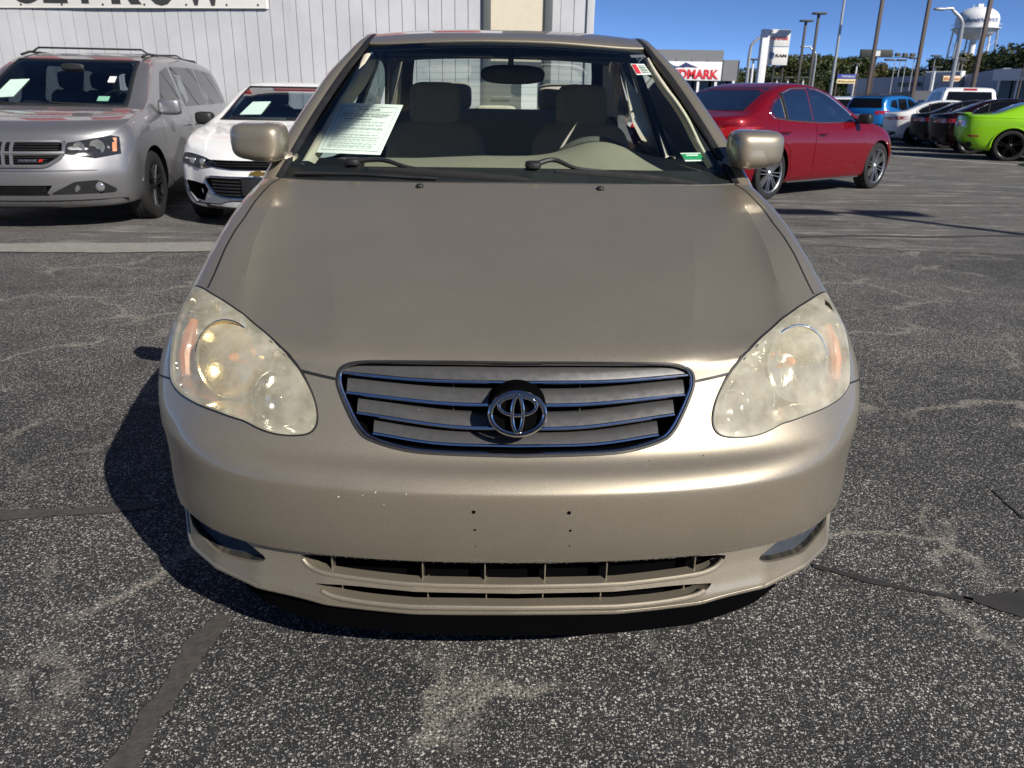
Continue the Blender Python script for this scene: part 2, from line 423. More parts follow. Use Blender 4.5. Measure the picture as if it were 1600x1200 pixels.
for (yc, zc, x6, y6, z6, k) in ROWS:
    g = (1-k)*GB+k*GH; row = []; kx = np.clip((k-.1)/.4, 0, 1)
    if k >= .4: z6 = float(np.interp(y6, *Z6))
    for c in range(8):
        x = XS[c] if c < 6 else (x6 if c == 6 else (x6+.016 if k < .2 else x6+.035))
        if c < 6: x = x*(1-kx)*(x6/.838 if k < .2 else 1)+XH[c]*kx
        if c == 7: y = y6+.14; z = z6 if k < .1 else z6-.32*(z6-.50)
        else:
            y = yc+g[c]*(y6-yc); z = zc+g[c]*(z6-zc)
            if k >= .2 and c < 6:
                y5 = yc+g[5]*(y6-yc); z5 = float(np.interp(y5, *Z5)); z = zc+(z5-zc)*(x/XH[5])**2.2 if k >= .3 else z*.6+.4*(zc+(z5-zc)*(x/.78)**2.2)
        row.append((x, y, z))
    net.append([(-a, b, c) for a, b, c in row[:0:-1]]+row)
NET = np.array(net)                                    # 16 x 15 x 3
def bsw(t, n):
    t = np.clip(np.asarray(t, float), 0, 1)*(n-1); i = np.minimum(t.astype(int), n-2); f = t-i
    w = np.stack([(1-f)**3, 3*f**3-6*f**2+4, -3*f**3+3*f**2+3*f+1, f**3], -1)/6
    W = np.zeros((len(t), n+2)); a = np.arange(len(t))
    for k in range(4): W[a, i+k] += w[:, k]
    R = W[:, 1:-1].copy()
    R[:, 0] += 2*W[:, 0]; R[:, 1] -= W[:, 0]; R[:, -1] += 2*W[:, -1]; R[:, -2] -= W[:, -1]
    return R
NS, NP = NET.shape[:2]
ctrl = NET.copy(); tS = np.linspace(0, 1, NS); tP = np.linspace(0, 1, NP)
for _ in range(3): ctrl = ctrl+.8*(NET-np.einsum('ai,bj,ijk->abk', bsw(tS, NS), bsw(tP, NP), ctrl))
CREASE = None
def S(p, s):
    p = np.asarray(p, float); s = np.asarray(s, float)
    Q = np.einsum('ni,nj,ijk->nk', bsw(s, NS), bsw((p+1)/2, NP), ctrl)
    if CREASE is not None:                              # hood stampings: a scooped line beside the fender and a faint edge nearer the middle
        X = np.abs(Q[:, 0])
        t = np.clip((np.interp(s, CREASE[0], CREASE[1])-X)/.075, 0, 9); Q[:, 2] -= np.interp(s, CREASE[0], CREASE[2])*t*np.exp(1-t)
        t = np.clip(X-np.interp(s, CREASE[3], CREASE[4]), 0, .10); Q[:, 2] -= np.interp(s, CREASE[3], CREASE[5])*t*(1-t*4)
    return Q
def SN(p, s, e=2e-3):
    a = S(np.clip(p+e, -1, 1), s)-S(np.clip(p-e, -1, 1), s); b = S(p, np.clip(s+e, 0, 1))-S(p, np.clip(s-e, 0, 1))
    n = np.cross(a, b); n /= np.linalg.norm(n, axis=1, keepdims=True)+1e-12
    return n
gp, gs = np.meshgrid(np.linspace(-.868, .868, 260), np.linspace(0, 1, 220)); gp = gp.ravel(); gs = gs.ravel()
GPX = None
def ps(px):
    """pixels of the photograph -> parameters on the nose surface"""
    global GPX
    if GPX is None: GPX = hproj(S(gp, gs))
    px = np.asarray(px, float); out = []
    for q in px:
        i = np.argmin(((GPX-q)**2).sum(1)); out.append((gp[i], gs[i]))
    out = np.array(out); p = out[:, 0]; s = out[:, 1]
    for _ in range(5):
        f0 = hproj(S(p, s)); e = 1e-4
        fp = (hproj(S(p+e, s))-f0)/e; fs = (hproj(S(p, s+e))-f0)/e; d = px-f0
        det = fp[:, 0]*fs[:, 1]-fp[:, 1]*fs[:, 0]; det = np.where(np.abs(det) < 1e-3, 1e-3, det)
        dp = (d[:, 0]*fs[:, 1]-d[:, 1]*fs[:, 0])/det; ds = (fp[:, 0]*d[:, 1]-fp[:, 1]*d[:, 0])/det
        p = np.clip(p+np.clip(dp, -.02, .02), -.872, .872); s = np.clip(s+np.clip(ds, -.02, .02), 0, 1)
    return np.stack([p, s], -1)
def mir(a): return np.array(a)*np.array([-1, 1])
SC = np.array([.85, 1.75])                              # parameters to roughly metres

cr = ps([(1226, 492), (1215, 440), (1200, 392), (1180, 350), (1160, 318)]); c2 = ps([(1076, 564), (1083, 500), (1086, 440), (1084, 380), (1078, 335)])
cx = np.abs(S(cr[:, 0], cr[:, 1])[:, 0]); c2x = np.abs(S(c2[:, 0], c2[:, 1])[:, 0])
CREASE = (np.concatenate([[0, cr[0, 1]-.04], cr[:, 1], [1]]), np.concatenate([[cx[0]]*2, cx, [cx[-1]]]), np.array([0, 0, .009, .011, .010, .006, .001, 0]),
          np.concatenate([[0, c2[0, 1]-.02], c2[:, 1], [1]]), np.concatenate([[c2x[0]]*2, c2x, [c2x[-1]]]), np.array([0, 0, .11, .11, .08, .04, 0, 0]))
GPX = None

HL = [(1292.5, 459), (1300, 472.5), (1310, 490), (1319, 510), (1325, 532), (1328.5, 557.5), (1329.5, 582), (1328, 600), (1321, 614), (1305, 626), (1285, 637.5), (1260, 647.5),
      (1240, 655), (1220, 661.5), (1202.5, 671), (1185, 678), (1165, 682), (1142.5, 682.5), (1126, 679), (1117, 670), (1114, 656), (1116, 637.5), (1122.5, 617.5), (1132.5, 597.5),
      (1141, 583), (1145, 577.5), (1157.5, 562.5), (1172.5, 547.5), (1190, 530), (1207.5, 515), (1222.5, 501), (1236, 491), (1250, 481), (1267.5, 470), (1280, 463.5)]
HL = [(u-(3.0 if (k < 9 or k == 34) else 0), v_) for k, (u, v_) in enumerate(HL)]; HL = [tuple(p) for p in catmull(HL, 3, True)]; hl = ps(HL)
for _ in range(2): hl[1:26] = (hl[0:25]+2*hl[1:26]+hl[2:27])/4
iA = 72; iF = 21                                    # index of the point where hood, bumper and lamp meet
GR = [(810, 567), (900, 567), (1000, 567.8), (1050, 569), (1073, 574.5), (1082, 583), (1084.5, 596), (1081.4, 612), (1070, 641), (1054, 672), (1035, 689), (984, 704.7), (926, 710.5), (810, 713.6)]
GR = [tuple(p) for p in catmull(GR, 4)]; gr = ps(GR); gr[0, 0] = 0; gr[-1, 0] = 0; iB = 24
gr_poly = np.concatenate([gr, mir(gr[-2:0:-1])])
SEAM = ps([(1271, 460.5), (1258, 435), (1241.7, 400), (1225, 372), (1208, 350), (1191, 326), (1166, 300), (1152, 289)])
COWL = ps([(1148, 289), (1067.5, 291), (940, 290), (800, 287.5)]); COWL[-1, 0] = 0
SEAM[-1] = COWL[0]
hood_r = np.concatenate([gr[:iB+1], [hl[iA]], hl[iA+1:], SEAM, COWL[1:]])
hood_poly = np.concatenate([hood_r, mir(hood_r[-2:0:-1])])
bl = np.array([[hl[iF][0], hl[iF][1]], [.93, hl[iF][1]-.01], [1.0, hl[iF][1]-.012]])   # bumper and fender meet beside the lamp
sc = lambda a: np.array(a)*SC
curves = []; crq, c2q = cr.copy(), c2.copy()
def both(a, closed=False):
    curves.append((resample(sc(a), .012, closed), closed))
    curves.append((resample(sc(mir(a)), .012, closed), closed))
both(hl, True); curves.append((resample(sc(gr_poly), .012, True), True))
both(np.array([gr[iB], hl[iA]])); both(SEAM); both(bl); both(crq[1:]); both(c2q[1:])
curves.append((resample(sc(np.concatenate([COWL, mir(COWL[-2::-1])])), .012), False))
both(np.array([SEAM[-1], [.86, SEAM[-1][1]+.004], [1, SEAM[-1][1]+.012]]))
gx, gy = np.meshgrid(np.linspace(-1, 1, 101), np.linspace(0, 1, 105))
gpts = sc(np.stack([gx.ravel(), gy.ravel()], -1)); gpts = far_from(gpts, [c for c, _ in curves], .009)
V2, T2 = cdt(curves, gpts); V2 = V2/SC
T2 = [t for t in T2 if len(t) == 3]
cen = np.array([V2[list(t)].mean(0) for t in T2])
inH = pip(hl, cen[:, 0], cen[:, 1]) | pip(mir(hl), cen[:, 0], cen[:, 1]); inG = pip(gr_poly, cen[:, 0], cen[:, 1]); inD = pip(hood_poly, cen[:, 0], cen[:, 1])
cow_s = np.interp(np.abs(cen[:, 0]), [0, COWL[2][0], COWL[1][0], COWL[0][0], .86, 1], [COWL[3][1], COWL[2][1], COWL[1][1], COWL[0][1], COWL[0][1]+.004, COWL[0][1]+.012])
side = (cen[:, 1] > np.interp(np.abs(cen[:, 0]), bl[:, 0], bl[:, 1])) & (np.abs(cen[:, 0]) > np.interp(cen[:, 1], np.concatenate([[hl[iF][1]-.02], SEAM[:, 1]]), np.concatenate([[hl[iF][0]-.02], SEAM[:, 0]])))
cset = np.concatenate([resample(sc(f_(q_)), .012) for q_ in (crq[1:], c2q[1:]) for f_ in (np.array, mir)])
onc = np.array([((cset-p*SC)**2).sum(1).min() < 1e-8 for p in V2])   # vertices on the hood stampings: their edges stay crisp
P3 = S(V2[:, 0], V2[:, 1]); N3 = SN(V2[:, 0], V2[:, 1])
def panel(name, mask, mat, parent, off=0.0, rim=.012, ang=40):
    tri = [T2[i] for i in np.nonzero(mask)[0]]; idx = sorted({i for t in tri for i in t}); mp = {k: j for j, k in enumerate(idx)}
    v = [tuple(P3[i]+N3[i]*off) for i in idx]; f = [tuple(mp[i] for i in t) for t in tri]
    cnt = {}
    for t in f:
        for a, b in ((t[0], t[1]), (t[1], t[2]), (t[2], t[0])): cnt[(a, b)] = 1
    inn = {}
    for (a, b) in list(cnt):
        if (b, a) in cnt: continue
        for q in (a, b):
            if q not in inn:
                inn[q] = len(v); i = idx[q]; v.append(tuple(P3[i]+N3[i]*(off-rim)))
        f.append((b, a, inn[a], inn[b]))
    o = mk(name, v, f, mat, parent, ang); me = o.data
    at = me.attributes.get('sharp_edge') or me.attributes.new('sharp_edge', 'BOOLEAN', 'EDGE')
    for e in me.edges:
        a, b = e.vertices
        if a < len(idx) and b < len(idx) and onc[idx[a]] and onc[idx[b]] and name == 'hood': at.data[e.index].value = True
    return o
rest = ~inH & ~inG & (cen[:, 1] < cow_s)
hood = panel('hood', inD & rest, MT['gold'], hero, .0015)
fmask = rest & ~inD & side
panel('fender', fmask & (cen[:, 0] > 0), MT['gold'], hero); panel('fender', fmask & (cen[:, 0] < 0), MT['gold'], hero)
bumper = panel('front_bumper', rest & ~inD & ~side, MT['gold'], hero)

def ribbon(mb, path, w, off, n=SN):
    """a strip lying on the nose surface"""
    path = np.array(path); P = S(path[:, 0], path[:, 1]); N = SN(path[:, 0], path[:, 1]); T = np.gradient(P, axis=0)
    T /= np.linalg.norm(T, axis=1, keepdims=True)+1e-9; B = np.cross(T, N); b = len(mb.v)
    ww = w if hasattr(w, '__len__') else [w]*len(P)
    for i in range(len(P)):
        for k, h in ((-1, -.001), (-.7, off), (.7, off), (1, -.001)): mb.v.append(tuple(P[i]+B[i]*k*ww[i]/2+N[i]*h))
    for i in range(len(P)-1):
        for k in range(3): mb.f.append((b+i*4+k, b+i*4+k+1, b+i*4+5+k, b+i*4+4+k))
    return mb
rs = lambda a, st=.012: resample(sc(a), st)/SC
for m in (lambda a: np.array(a), mir):
    ribbon(MB(), m(rs(SEAM)), .0065, .0022).build('panel_gap', MT['seal'], hood); ribbon(MB(), m(rs([gr[iB], hl[iA]])), .0075, .0022).build('panel_gap', MT['seal'], hood)
    ribbon(MB(), m(rs(bl)), .005, .0015).build('panel_gap', MT['seal'], bumper)

# ------- head lamps
mh, t = newmat('cloudy_lens'); tc = t.new('TexCoord'); v = tc.outputs['Object']
n1 = t.noise(v, 9, 4, .6); n2 = t.noise(v, 30, 3, .6)
hz_ = t.new('BsdfPrincipled', i_Base_Color=t.mix(n1, (.62, .55, .36, 1), (.76, .74, .62, 1)), i_Roughness=.25, i_Coat_Weight=1.0)
hz_.inputs['Coat Roughness'].default_value = .06
tr = t.new('BsdfTransparent', i_Color=(.93, .91, .80, 1))
mx = t.new('MixShader', i_0=t.maprange(t.math('ADD', t.math('MULTIPLY', n1, .75), t.math('MULTIPLY', n2, .25)), .3, .72, .30, .62), i_1=tr.outputs[0], i_2=hz_.outputs[0])
t.out(mx.outputs[0])
for sgn in (1, -1):
    m = (lambda a: np.array(a)) if sgn > 0 else mir
    lens = panel('headlight', inH & (cen[:, 0]*sgn > 0), mh, hero, .004, .012)
    c0 = S(*m(hl).mean(0)[:, None])[0]
    # housing behind the lens
    mb = MB(); idx = [i for i in np.nonzero(inH & (cen[:, 0]*sgn > 0))[0]]
    vs = sorted({i for k in idx for i in T2[k]}); mp = {q: j for j, q in enumerate(vs)}
    cc = P3[vs].mean(0)
    dist = np.array([np.min(np.linalg.norm((m(hl)-V2[i])*SC, axis=1)) for i in vs])
    dep = .010+.060*np.clip(dist/.05, 0, 1)
    mb.add([P3[i]-N3[i]*d for i, d in zip(vs, dep)], [tuple(mp[i] for i in T2[k]) for k in idx])
    mb.build('lamp_housing', MT['reflector'], lens)
    # bowls
    bowl_m = {1: MT['reflector'], -1: MT['amber_glow_reflector']}  # left bowl tinted: its amber glow is put into the reflector colour
    def bowl(px, rx, rz, name_mat, depth=.045, off=.012, bulb=True):
        q = m(ps([px]))[0]; c = S(q[:1], q[1:])[0]; n = SN(q[:1], q[1:])[0]
        zax = Vector(n*.55+np.array([0, -.8, .05])).normalized(); xax = Vector((0, 0, 1)).cross(zax).normalized(); yax = zax.cross(xax)
        M = Matrix((xax, yax, zax)).transposed().to_4x4(); M.translation = Vector(c)-zax*off
        prof = [(.18, -depth), (.5, -depth*.85), (.78, -depth*.5), (.95, -.006), (1, 0), (1.03, .001)]
        b = MB(); b.lathe([(r, h) for r, h in prof], 40)
        b.v = [tuple(M @ Vector((p[0]*rx, p[1]*rz, p[2]))) for p in b.v]
        b.build('reflector_bowl', name_mat, lens)
        if bulb:
            b = MB(); b.blob((0, 0, 0), (.012, .012, .02), 1); b.v = [tuple(M @ Vector((p[0], p[1], p[2]-depth+.012))) for p in b.v]
            b.build('bulb', MT['amber'] if bulb == 2 else MT['chrome'], lens)
        b = MB(); b.tube([M @ Vector((1.03*rx*math.cos(a), 1.03*rz*math.sin(a), .001)) for a in np.linspace(0, 2*math.pi, 41)[:-1]], .0017, 6, closed=True); b.build('bowl_rim', MT['reflector'], lens)
    bowl((1258, 570), .074, .086, bowl_m[sgn], .045, .030, 2)
    bowl((1178, 630), .056, .064, MT['chrome'], .04, .022)
    # amber marker strip at the outer side
    q = m(ps([(1303, 500), (1313, 530), (1317, 560), (1316, 592)])); P = S(q[:, 0], q[:, 1]); N = SN(q[:, 0], q[:, 1])
    b = MB(); b.tube([p-n_*.022 for p, n_ in zip(P, N)], [.010, .016, .018, .013], 10); b.build('side_marker', MT['orange'], lens)
    mb = MB(); path = m(np.concatenate([rs(np.concatenate([hl, hl[:1]]), .008)])); ribbon(mb, path, np.interp(np.arange(len(path))/len(path), [0, .02, .05, .62, .68, .97, 1], [.010, .0085, .0075, .0075, .014, .014, .010]), .0035); mb.build('lamp_seal', MT['seal'], lens)

# ------- grille
gmat = MT['silver_plastic']
def mirror_px(pts):                                     # right-hand pixels to points on the nose, as |x|
    q = ps(pts); return q
mb = MB(); q = rs(np.concatenate([gr_poly, gr_poly[:1]]), .02)
P = S(q[:, 0], q[:, 1]); N = SN(q[:, 0], q[:, 1])
back = [p+np.array([0, .075, 0]) for p in P]; n = len(P)-1
mb.add([p+np.array([0, .008, 0]) for p in P[:-1]]+back[:-1], [(i, (i+1) % n, n+(i+1) % n, n+i) for i in range(n)]); mb.f.append(tuple(range(n, 2*n)))
grille = mb.build('grille', MT['dark'], hero, smooth=False)
cen_g = np.array([0, .6*gr[0][1]+.4*gr[-1][1]])
def inset(poly, k): return poly+(cen_g-poly)*np.array([k*.5, k])
ring = inset(np.concatenate([gr_poly]), .035); rq = rs(np.concatenate([ring, ring[:1]]), .01)[:-1]; RP = S(rq[:, 0], rq[:, 1])
mb = MB(); mb.tube(RP+np.array([0, .004, 0]), .0032, 8, closed=True); mb.build('grille_surround', MT['chrome'], grille)
mb = MB(); rq2 = rs(np.concatenate([gr_poly, gr_poly[:1]]), .01); ribbon(mb, rq2, .007, .002); mb.build('grille_seal', MT['seal'], grille)
SL = [((809, 600.5), (950, 598.5), (1076, 588.5), 17), ((809, 636), (925, 634), (1071, 619.5), 17), ((809, 673), (915, 670), (1055, 650.5), 16), ((809, 700.5), (930, 697.5), (1030, 682.5), 13)]
slat_front = []
for (a, b, c, hgt) in SL:
    line = catmull([a, b, c], 8); q = ps(line); q[0, 0] = 0
    qq = np.concatenate([mir(q[:0:-1]), q]); P = S(qq[:, 0], qq[:, 1])
    qt = ps(line-np.array([0, hgt])); qt[0, 0] = 0; qq2 = np.concatenate([mir(qt[:0:-1]), qt]); PT = S(qq2[:, 0], qq2[:, 1])
    low = P+np.array([0, .012, 0]); top = PT+np.array([0, .026, .004])
    n = len(low); mb = MB()
    mid = low*.5+top*.5+np.array([0, -.003, .002])
    rows = [low+np.array([0, .03, -.004]), low+np.array([0, .004, -.001]), low+np.array([0, -.001, .003]), mid, top+np.array([0, -.002, 0]), top+np.array([0, .004, .001]), top+np.array([0, .03, -.004])]
    mb.add(np.concatenate(rows), [(j*n+i, j*n+i+1, (j+1)*n+i+1, (j+1)*n+i) for j in range(len(rows)-1) for i in range(n-1)])
    sl_ = mb.build('slat', gmat, grille, 50)
    mb = MB(); mb.tube(low+np.array([0, -.002, 0]), .0042, 8); mb.build('chrome_strip', MT['chrome'], grille)
    slat_front.append((low, top))
for k in range(3):
    for x in (-.27, -.135, .135, .27):
        lo = slat_front[k+1][1]; up = slat_front[k][0]
        A = [np.interp(x, lo[:, 0], lo[:, i]) for i in (1, 2)]; Bq = [np.interp(x, up[:, 0], up[:, i]) for i in (1, 2)]
        mb = MB(); mb.tube([(x, A[0]+.004, A[1]), (x, Bq[0]+.012, Bq[1])], .0013, 6); mb.build('fin', MT['silver_plastic'], grille)
# emblem: three interlaced ovals on a dark pad
ec = hy(808.6, 647, .073); tl = math.radians(24)
def em(x, z, d=0.0): return (ec[0]+x, ec[1]+z*math.tan(tl)*.55+d, ec[2]+z)
sx = .0695/45.7*45.7; 
EX = abs(hy(854.5, 647, .073)[0]-hy(763, 647, .073)[0])/2; EZ = abs(hy(809, 615.5, .073)[2]-hy(809, 679, .073)[2])/2
mb = MB(); mb.prism([(EX*1.01*math.cos(a), EZ*1.03*math.sin(a)+EZ*.06) for a in np.linspace(0, 2*math.pi, 40)[:-1]], .012, .06, lambda x, z, d: em(x, z, d))
mb.build('emblem_pad', MT['dark'], grille)
mb = MB()
def oval(cx, cz, a, b, r, d):
    mb.tube([em(cx+a*math.cos(t), cz+b*math.sin(t), d) for t in np.linspace(0, 2*math.pi, 57)[:-1]], r, 10, closed=True, flat=1)
oval(0, 0, EX*.93, EZ*.92, .0058, .0); oval(0, EZ*.38, EX*.64, EZ*.42, .0042, -.002); oval(0, EZ*.02, EX*.185, EZ*.80, .0042, -.003)
mb.build('emblem', MT['chrome'], grille)

# ------- lower bumper with two slots and lamp recesses
def Bp(x): return np.interp(np.abs(x), BX, BY)
OZ = np.array([.15, .19, .205, .225, .25, .29, .33, .37]); OY = np.array([.035, .012, .002, .0, .010, .022, .030, .034])
def LY(x, z): return Bp(np.minimum(np.abs(x)*1.02, .854))+np.interp(z, OZ, OY)
def onL(px):
    out = []
    for (u, v_) in px:
        y = .08
        for _ in range(50):
            p = hy(u, v_, y); y = .65*y+.35*float(LY(min(abs(p[0]), .815), p[2]))
        out.append((abs(p[0]), p[2]))
    return np.array(out)
lip = onL([(805, 960), (900, 959.5), (1000, 955), (1085, 945), (1137.5, 931.5), (1212, 909.5), (1255, 888)])
lip = np.concatenate([lip, [(.772, .222), (.806, .252), (.823, .30)]]); lip[0, 0] = 0; lip = catmull(lip, 4)
topE = np.array([(.812, .345), (.70, .345), (.5, .345), (.25, .345), (0, .345)])
out_r = np.concatenate([lip, topE])
up_o = onL([(805, 880), (900, 878), (987, 872.5), (1081, 868), (1134, 866), (1133, 872), (1122, 886), (1106, 894.5), (1075, 901.5), (1000, 911.5), (900, 917), (805, 918.5)])
lo_o = onL([(805, 927.5), (900, 926), (990, 921.5), (1060, 914), (1112, 909.5), (1110, 916), (1098, 927), (1080, 934.5), (1030, 943), (987, 947.5), (900, 950.5), (805, 952)])
up_o[0, 0] = up_o[-1, 0] = lo_o[0, 0] = lo_o[-1, 0] = 0
mx_ = lambda a: np.concatenate([a, np.stack([-a[-2:0:-1, 0], a[-2:0:-1, 1]], -1)])
fog_o = np.concatenate([onL([(1184, 876), (1190, 866), (1210, 850)]), [(.69, .337), (.785, .337), (.812, .33), (.808, .30), (.780, .270)], onL([(1255, 864), (1231, 872.5), (1203, 879)])])
fog_o = chaikin(fog_o, 1)
outer = mx_(out_r); upp = chaikin(mx_(up_o), 1); low_ = chaikin(mx_(lo_o), 1)
fgm = np.stack([-fog_o[:, 0], fog_o[:, 1]], -1)
cv = [(resample(c, .01, True), True) for c in (outer, upp, low_, fog_o, fgm)]
gx, gy = np.meshgrid(np.linspace(-.825, .825, 110), np.linspace(.18, .35, 20)); g2 = np.stack([gx.ravel(), gy.ravel()], -1)
g2 = far_from(g2[pip(outer, g2[:, 0], g2[:, 1])], [c for c, _ in cv], .005)
V, T = cdt(cv, g2); cc = np.array([V[list(t)].mean(0) for t in T])
ok = pip(outer, cc[:, 0], cc[:, 1])
for h in (upp, low_, fog_o, fgm): ok &= ~pip(h, cc[:, 0], cc[:, 1])
v3 = np.stack([V[:, 0], LY(V[:, 0], V[:, 1]), V[:, 1]], -1)
tri = [T[i] for i in np.nonzero(ok)[0]]; verts = [tuple(p) for p in v3]; E_ = {}
for tt in tri:
    for a, b in ((tt[0], tt[1]), (tt[1], tt[2]), (tt[2], tt[0])): E_[(a, b)] = 1
inn = {}
faces = list(tri)
def add_in(q, lvl, d):
    if (q, lvl) not in inn: inn[(q, lvl)] = len(verts); verts.append(tuple(v3[q]+np.array(d)))
    return inn[(q, lvl)]
for (a, b) in list(E_):
    if (b, a) in E_: continue
    z = (V[a, 1]+V[b, 1])/2
    c2 = (V[a]+V[b])/2
    zc = .262 if abs(c2[0]) < .52 else .305
    # rounded edge, then a wall running back
    faces.append((b, a, add_in(a, 0, (0, .006, 0)), add_in(b, 0, (0, .006, 0))))
    faces.append((add_in(b, 0, (0, .006, 0)), add_in(a, 0, (0, .006, 0)), add_in(a, 1, (0, .038, 0)), add_in(b, 1, (0, .038, 0))))
lowb = mk('lower_bumper', verts, faces, MT['gold'], hero, 50)
mb = MB(); mb.grid(lambda a, b: ((a*2-1)*.56, float(Bp((a*2-1)*.56))+.085, .19+b*.17), 24, 1); mb.build('intake_backing', MT['dark'], lowb)
for i, (zz0, zz1, xs) in enumerate(((.262, .325, (-.40, -.20, -.065, .065, .20, .40)), (.208, .25, (-.38, -.19, -.062, .062, .19, .38)))):
    for x in xs:
        y = float(Bp(x))
        mb = MB(); mb.box((x, y+.056, (zz0+zz1)/2), (.0026, .03, zz1-zz0+.02)); mb.build('fin', MT['gold'], lowb)
for sg in (1, -1):
    fo = fog_o*np.array([sg, 1]); mb = MB(); P = np.stack([fo[:, 0], LY(fo[:, 0], fo[:, 1])+.028, fo[:, 1]], -1); c = P.mean(0)+np.array([0, .012, 0])
    n = len(P); mid = P*.45+c*.55+np.array([0, .004, 0])
    mb.add(np.concatenate([P+np.array([0, -.02, 0]), P, mid, [c]]), [(i, (i+1) % n, n+(i+1) % n, n+i) for i in range(n)]+[(n+i, n+(i+1) % n, 2*n+(i+1) % n, 2*n+i) for i in range(n)]+[(2*n+i, 2*n+(i+1) % n, 3*n) for i in range(n)])
    mb.build('fog_lamp_blank', MT['slate_plastic'], lowb, 25)
def edge_of(poly, lo_side=True):
    c = poly.mean(0); q = poly[poly[:, 1] < np.interp(np.abs(poly[:, 0]), [0, .3, .45], [c[1]-.001, c[1]+.0, c[1]+.004])]; q = q[np.argsort(q[:, 0])]; return np.stack([q[:, 0], LY(q[:, 0], q[:, 1])+.004, q[:, 1]], -1)
for poly in (upp, low_): mb = MB(); mb.tube(edge_of(poly), .0065, 10); mb.build('bumper_bar', MT['gold'], lowb)
lp = resample(np.concatenate([np.stack([-lip[:0:-1, 0], lip[:0:-1, 1]], -1), lip]), .02); LPp = np.stack([lp[:, 0], LY(lp[:, 0], lp[:, 1]), lp[:, 1]], -1)
mb = MB(); mb.tube(LPp+np.array([0, .006, .003]), .0075, 10); mb.build('lip_edge', MT['gold'], lowb)
mb = MB(); mb.grid(lambda a, b: ((a*2-1)*.62, float(LY((a*2-1)*.62, .20))+.012+.012*b, .202-.070*b+.05*abs(a*2-1)**6), 40, 4); mb.grid(lambda a, b: ((a*2-1)*.62, float(LY((a*2-1)*.62, .20))+.024+.5*b, .132+.05*abs(a*2-1)**6), 40, 2); mb.build('air_dam', MT['dark'], lowb)
# scuffs under the bumper edge, chips, plate holes
ms, t = newmat('scuffed_edge'); tc = t.new('TexCoord'); v = tc.outputs['Object']
mpv = t.new('Mapping', i_Vector=v); mpv.inputs['Scale'].default_value = (1.0, .3, .25)
k = t.maprange(t.noise(mpv.outputs[0], 150, 4, .7), .46, .66, 0, .42)
mx = t.new('MixShader', i_0=k, i_1=t.new('BsdfTransparent').outputs[0], i_2=t.new('BsdfPrincipled', i_Base_Color=t.ramp(t.noise(v, 300, 3), [(.35, (.02, .02, .02)), (.65, (.34, .32, .28))]), i_Roughness=.8).outputs[0])
t.out(mx.outputs[0])
mb = MB(); ribbon(mb, np.stack([np.linspace(-.66, .66, 120), np.full(120, .004)], -1), .013, .001); mb.build('scuff_mark', ms, bumper)
def dots(name, pts, mat, r0, parent):
    mb = MB()
    for (u, v_, r) in pts:
        q = ps([(u, v_)]); c = S(q[:, 0], q[:, 1])[0]; n = SN(q[:, 0], q[:, 1])[0]; z = Vector(n); x = z.orthogonal().normalized(); y = z.cross(x)
        b = len(mb.v); kk = 9
        for i in range(kk):
            a = 2*math.pi*i/kk; rr = r*r0*random.uniform(.8, 1.15); mb.v.append(tuple(Vector(c)+z*.0006+x*math.cos(a)*rr+y*math.sin(a)*rr))
        mb.f.append(tuple(range(b, b+kk)))
    return mb.build(name, mat, parent, smooth=False)
dots('plate_hole', [(740, 800, 1.1), (742, 828, .7), (889, 801, 1.1), (891, 829, .75), (743, 853, .4), (890, 853, .4)], MT['dark'], .0042, bumper)
dots('paint_chip', [(529, 776, .8), (567, 774, .4), (587, 769, .6), (635, 772, .5), (600, 788, .4), (1100, 690, .5), (812, 769, .3), (1017, 769, .5), (655, 640, .3), (1010, 728, .4)], MT['paper'], .0022, bumper)
dots('paint_chip', [(912, 557.5, .5), (1099, 712, .5), (1015, 720, .4)], MT['dark'], .003, bumper)
mb = MB(); q = ps([(893, 557.5), (905, 557), (918, 557.5), (931, 558.5)]); ribbon(mb, q, [.001, .003, .003, .001], .0006); mb.build('paint_chip', MT['dark'], hood)
mscr = pm('scratch', (.52, .48, .40), .6)
mb = MB()
for (u0, v0, du, dv) in ((512, 380, 22, 60), (640, 330, 30, 38), (655, 335, 18, 14), (560, 395, 40, -25), (740, 350, 26, -40), (1010, 350, 25, 10), (690, 440, -14, 30), (470, 520, 6, 40), (880, 400, 30, 8), (960, 460, 10, 20), (600, 470, 45, -60), (1060, 330, -20, 30)):
    q = ps([(u0+du*k/4+2*math.sin(k*1.3), v0+dv*k/4) for k in range(5)]); ribbon(mb, q, [.0003, .0008, .0009, .0007, .0003], .0003)
mb.build('scratch', mscr, hood)

# ------- cowl, windscreen, wipers
WB = catmull([(-.728, 1.135, 1.002), (-.42, 1.085, 1.004), (0, 1.07, 1.006), (.42, 1.085, 1.004), (.728, 1.135, 1.002)], 8)
WT = catmull([(-.530, 1.835, 1.436), (-.30, 1.785, 1.446), (0, 1.765, 1.452), (.30, 1.785, 1.446), (.530, 1.835, 1.436)], 8)
nW = len(WB)
def curve_at(C, a):
    t = a*(len(C)-1); i = min(int(t), len(C)-2); return C[i]*(1-(t-i))+C[i+1]*(t-i)
def WS(a, b, off=0.0):
    """windscreen: a across 0..1, b up 0..1, off outwards"""
    p = curve_at(WB, a)*(1-b)+curve_at(WT, a)*b
    return p+np.array([0, -.52, .85])*(.022*4*b*(1-b)*(1-.4*(2*a-1)**2)+off)
mb = MB(); mb.grid(lambda a, b: WS(a, b), 40, 24); wsc = mb.build('windscreen', MT['glass'], hero, 180)
mb = MB()
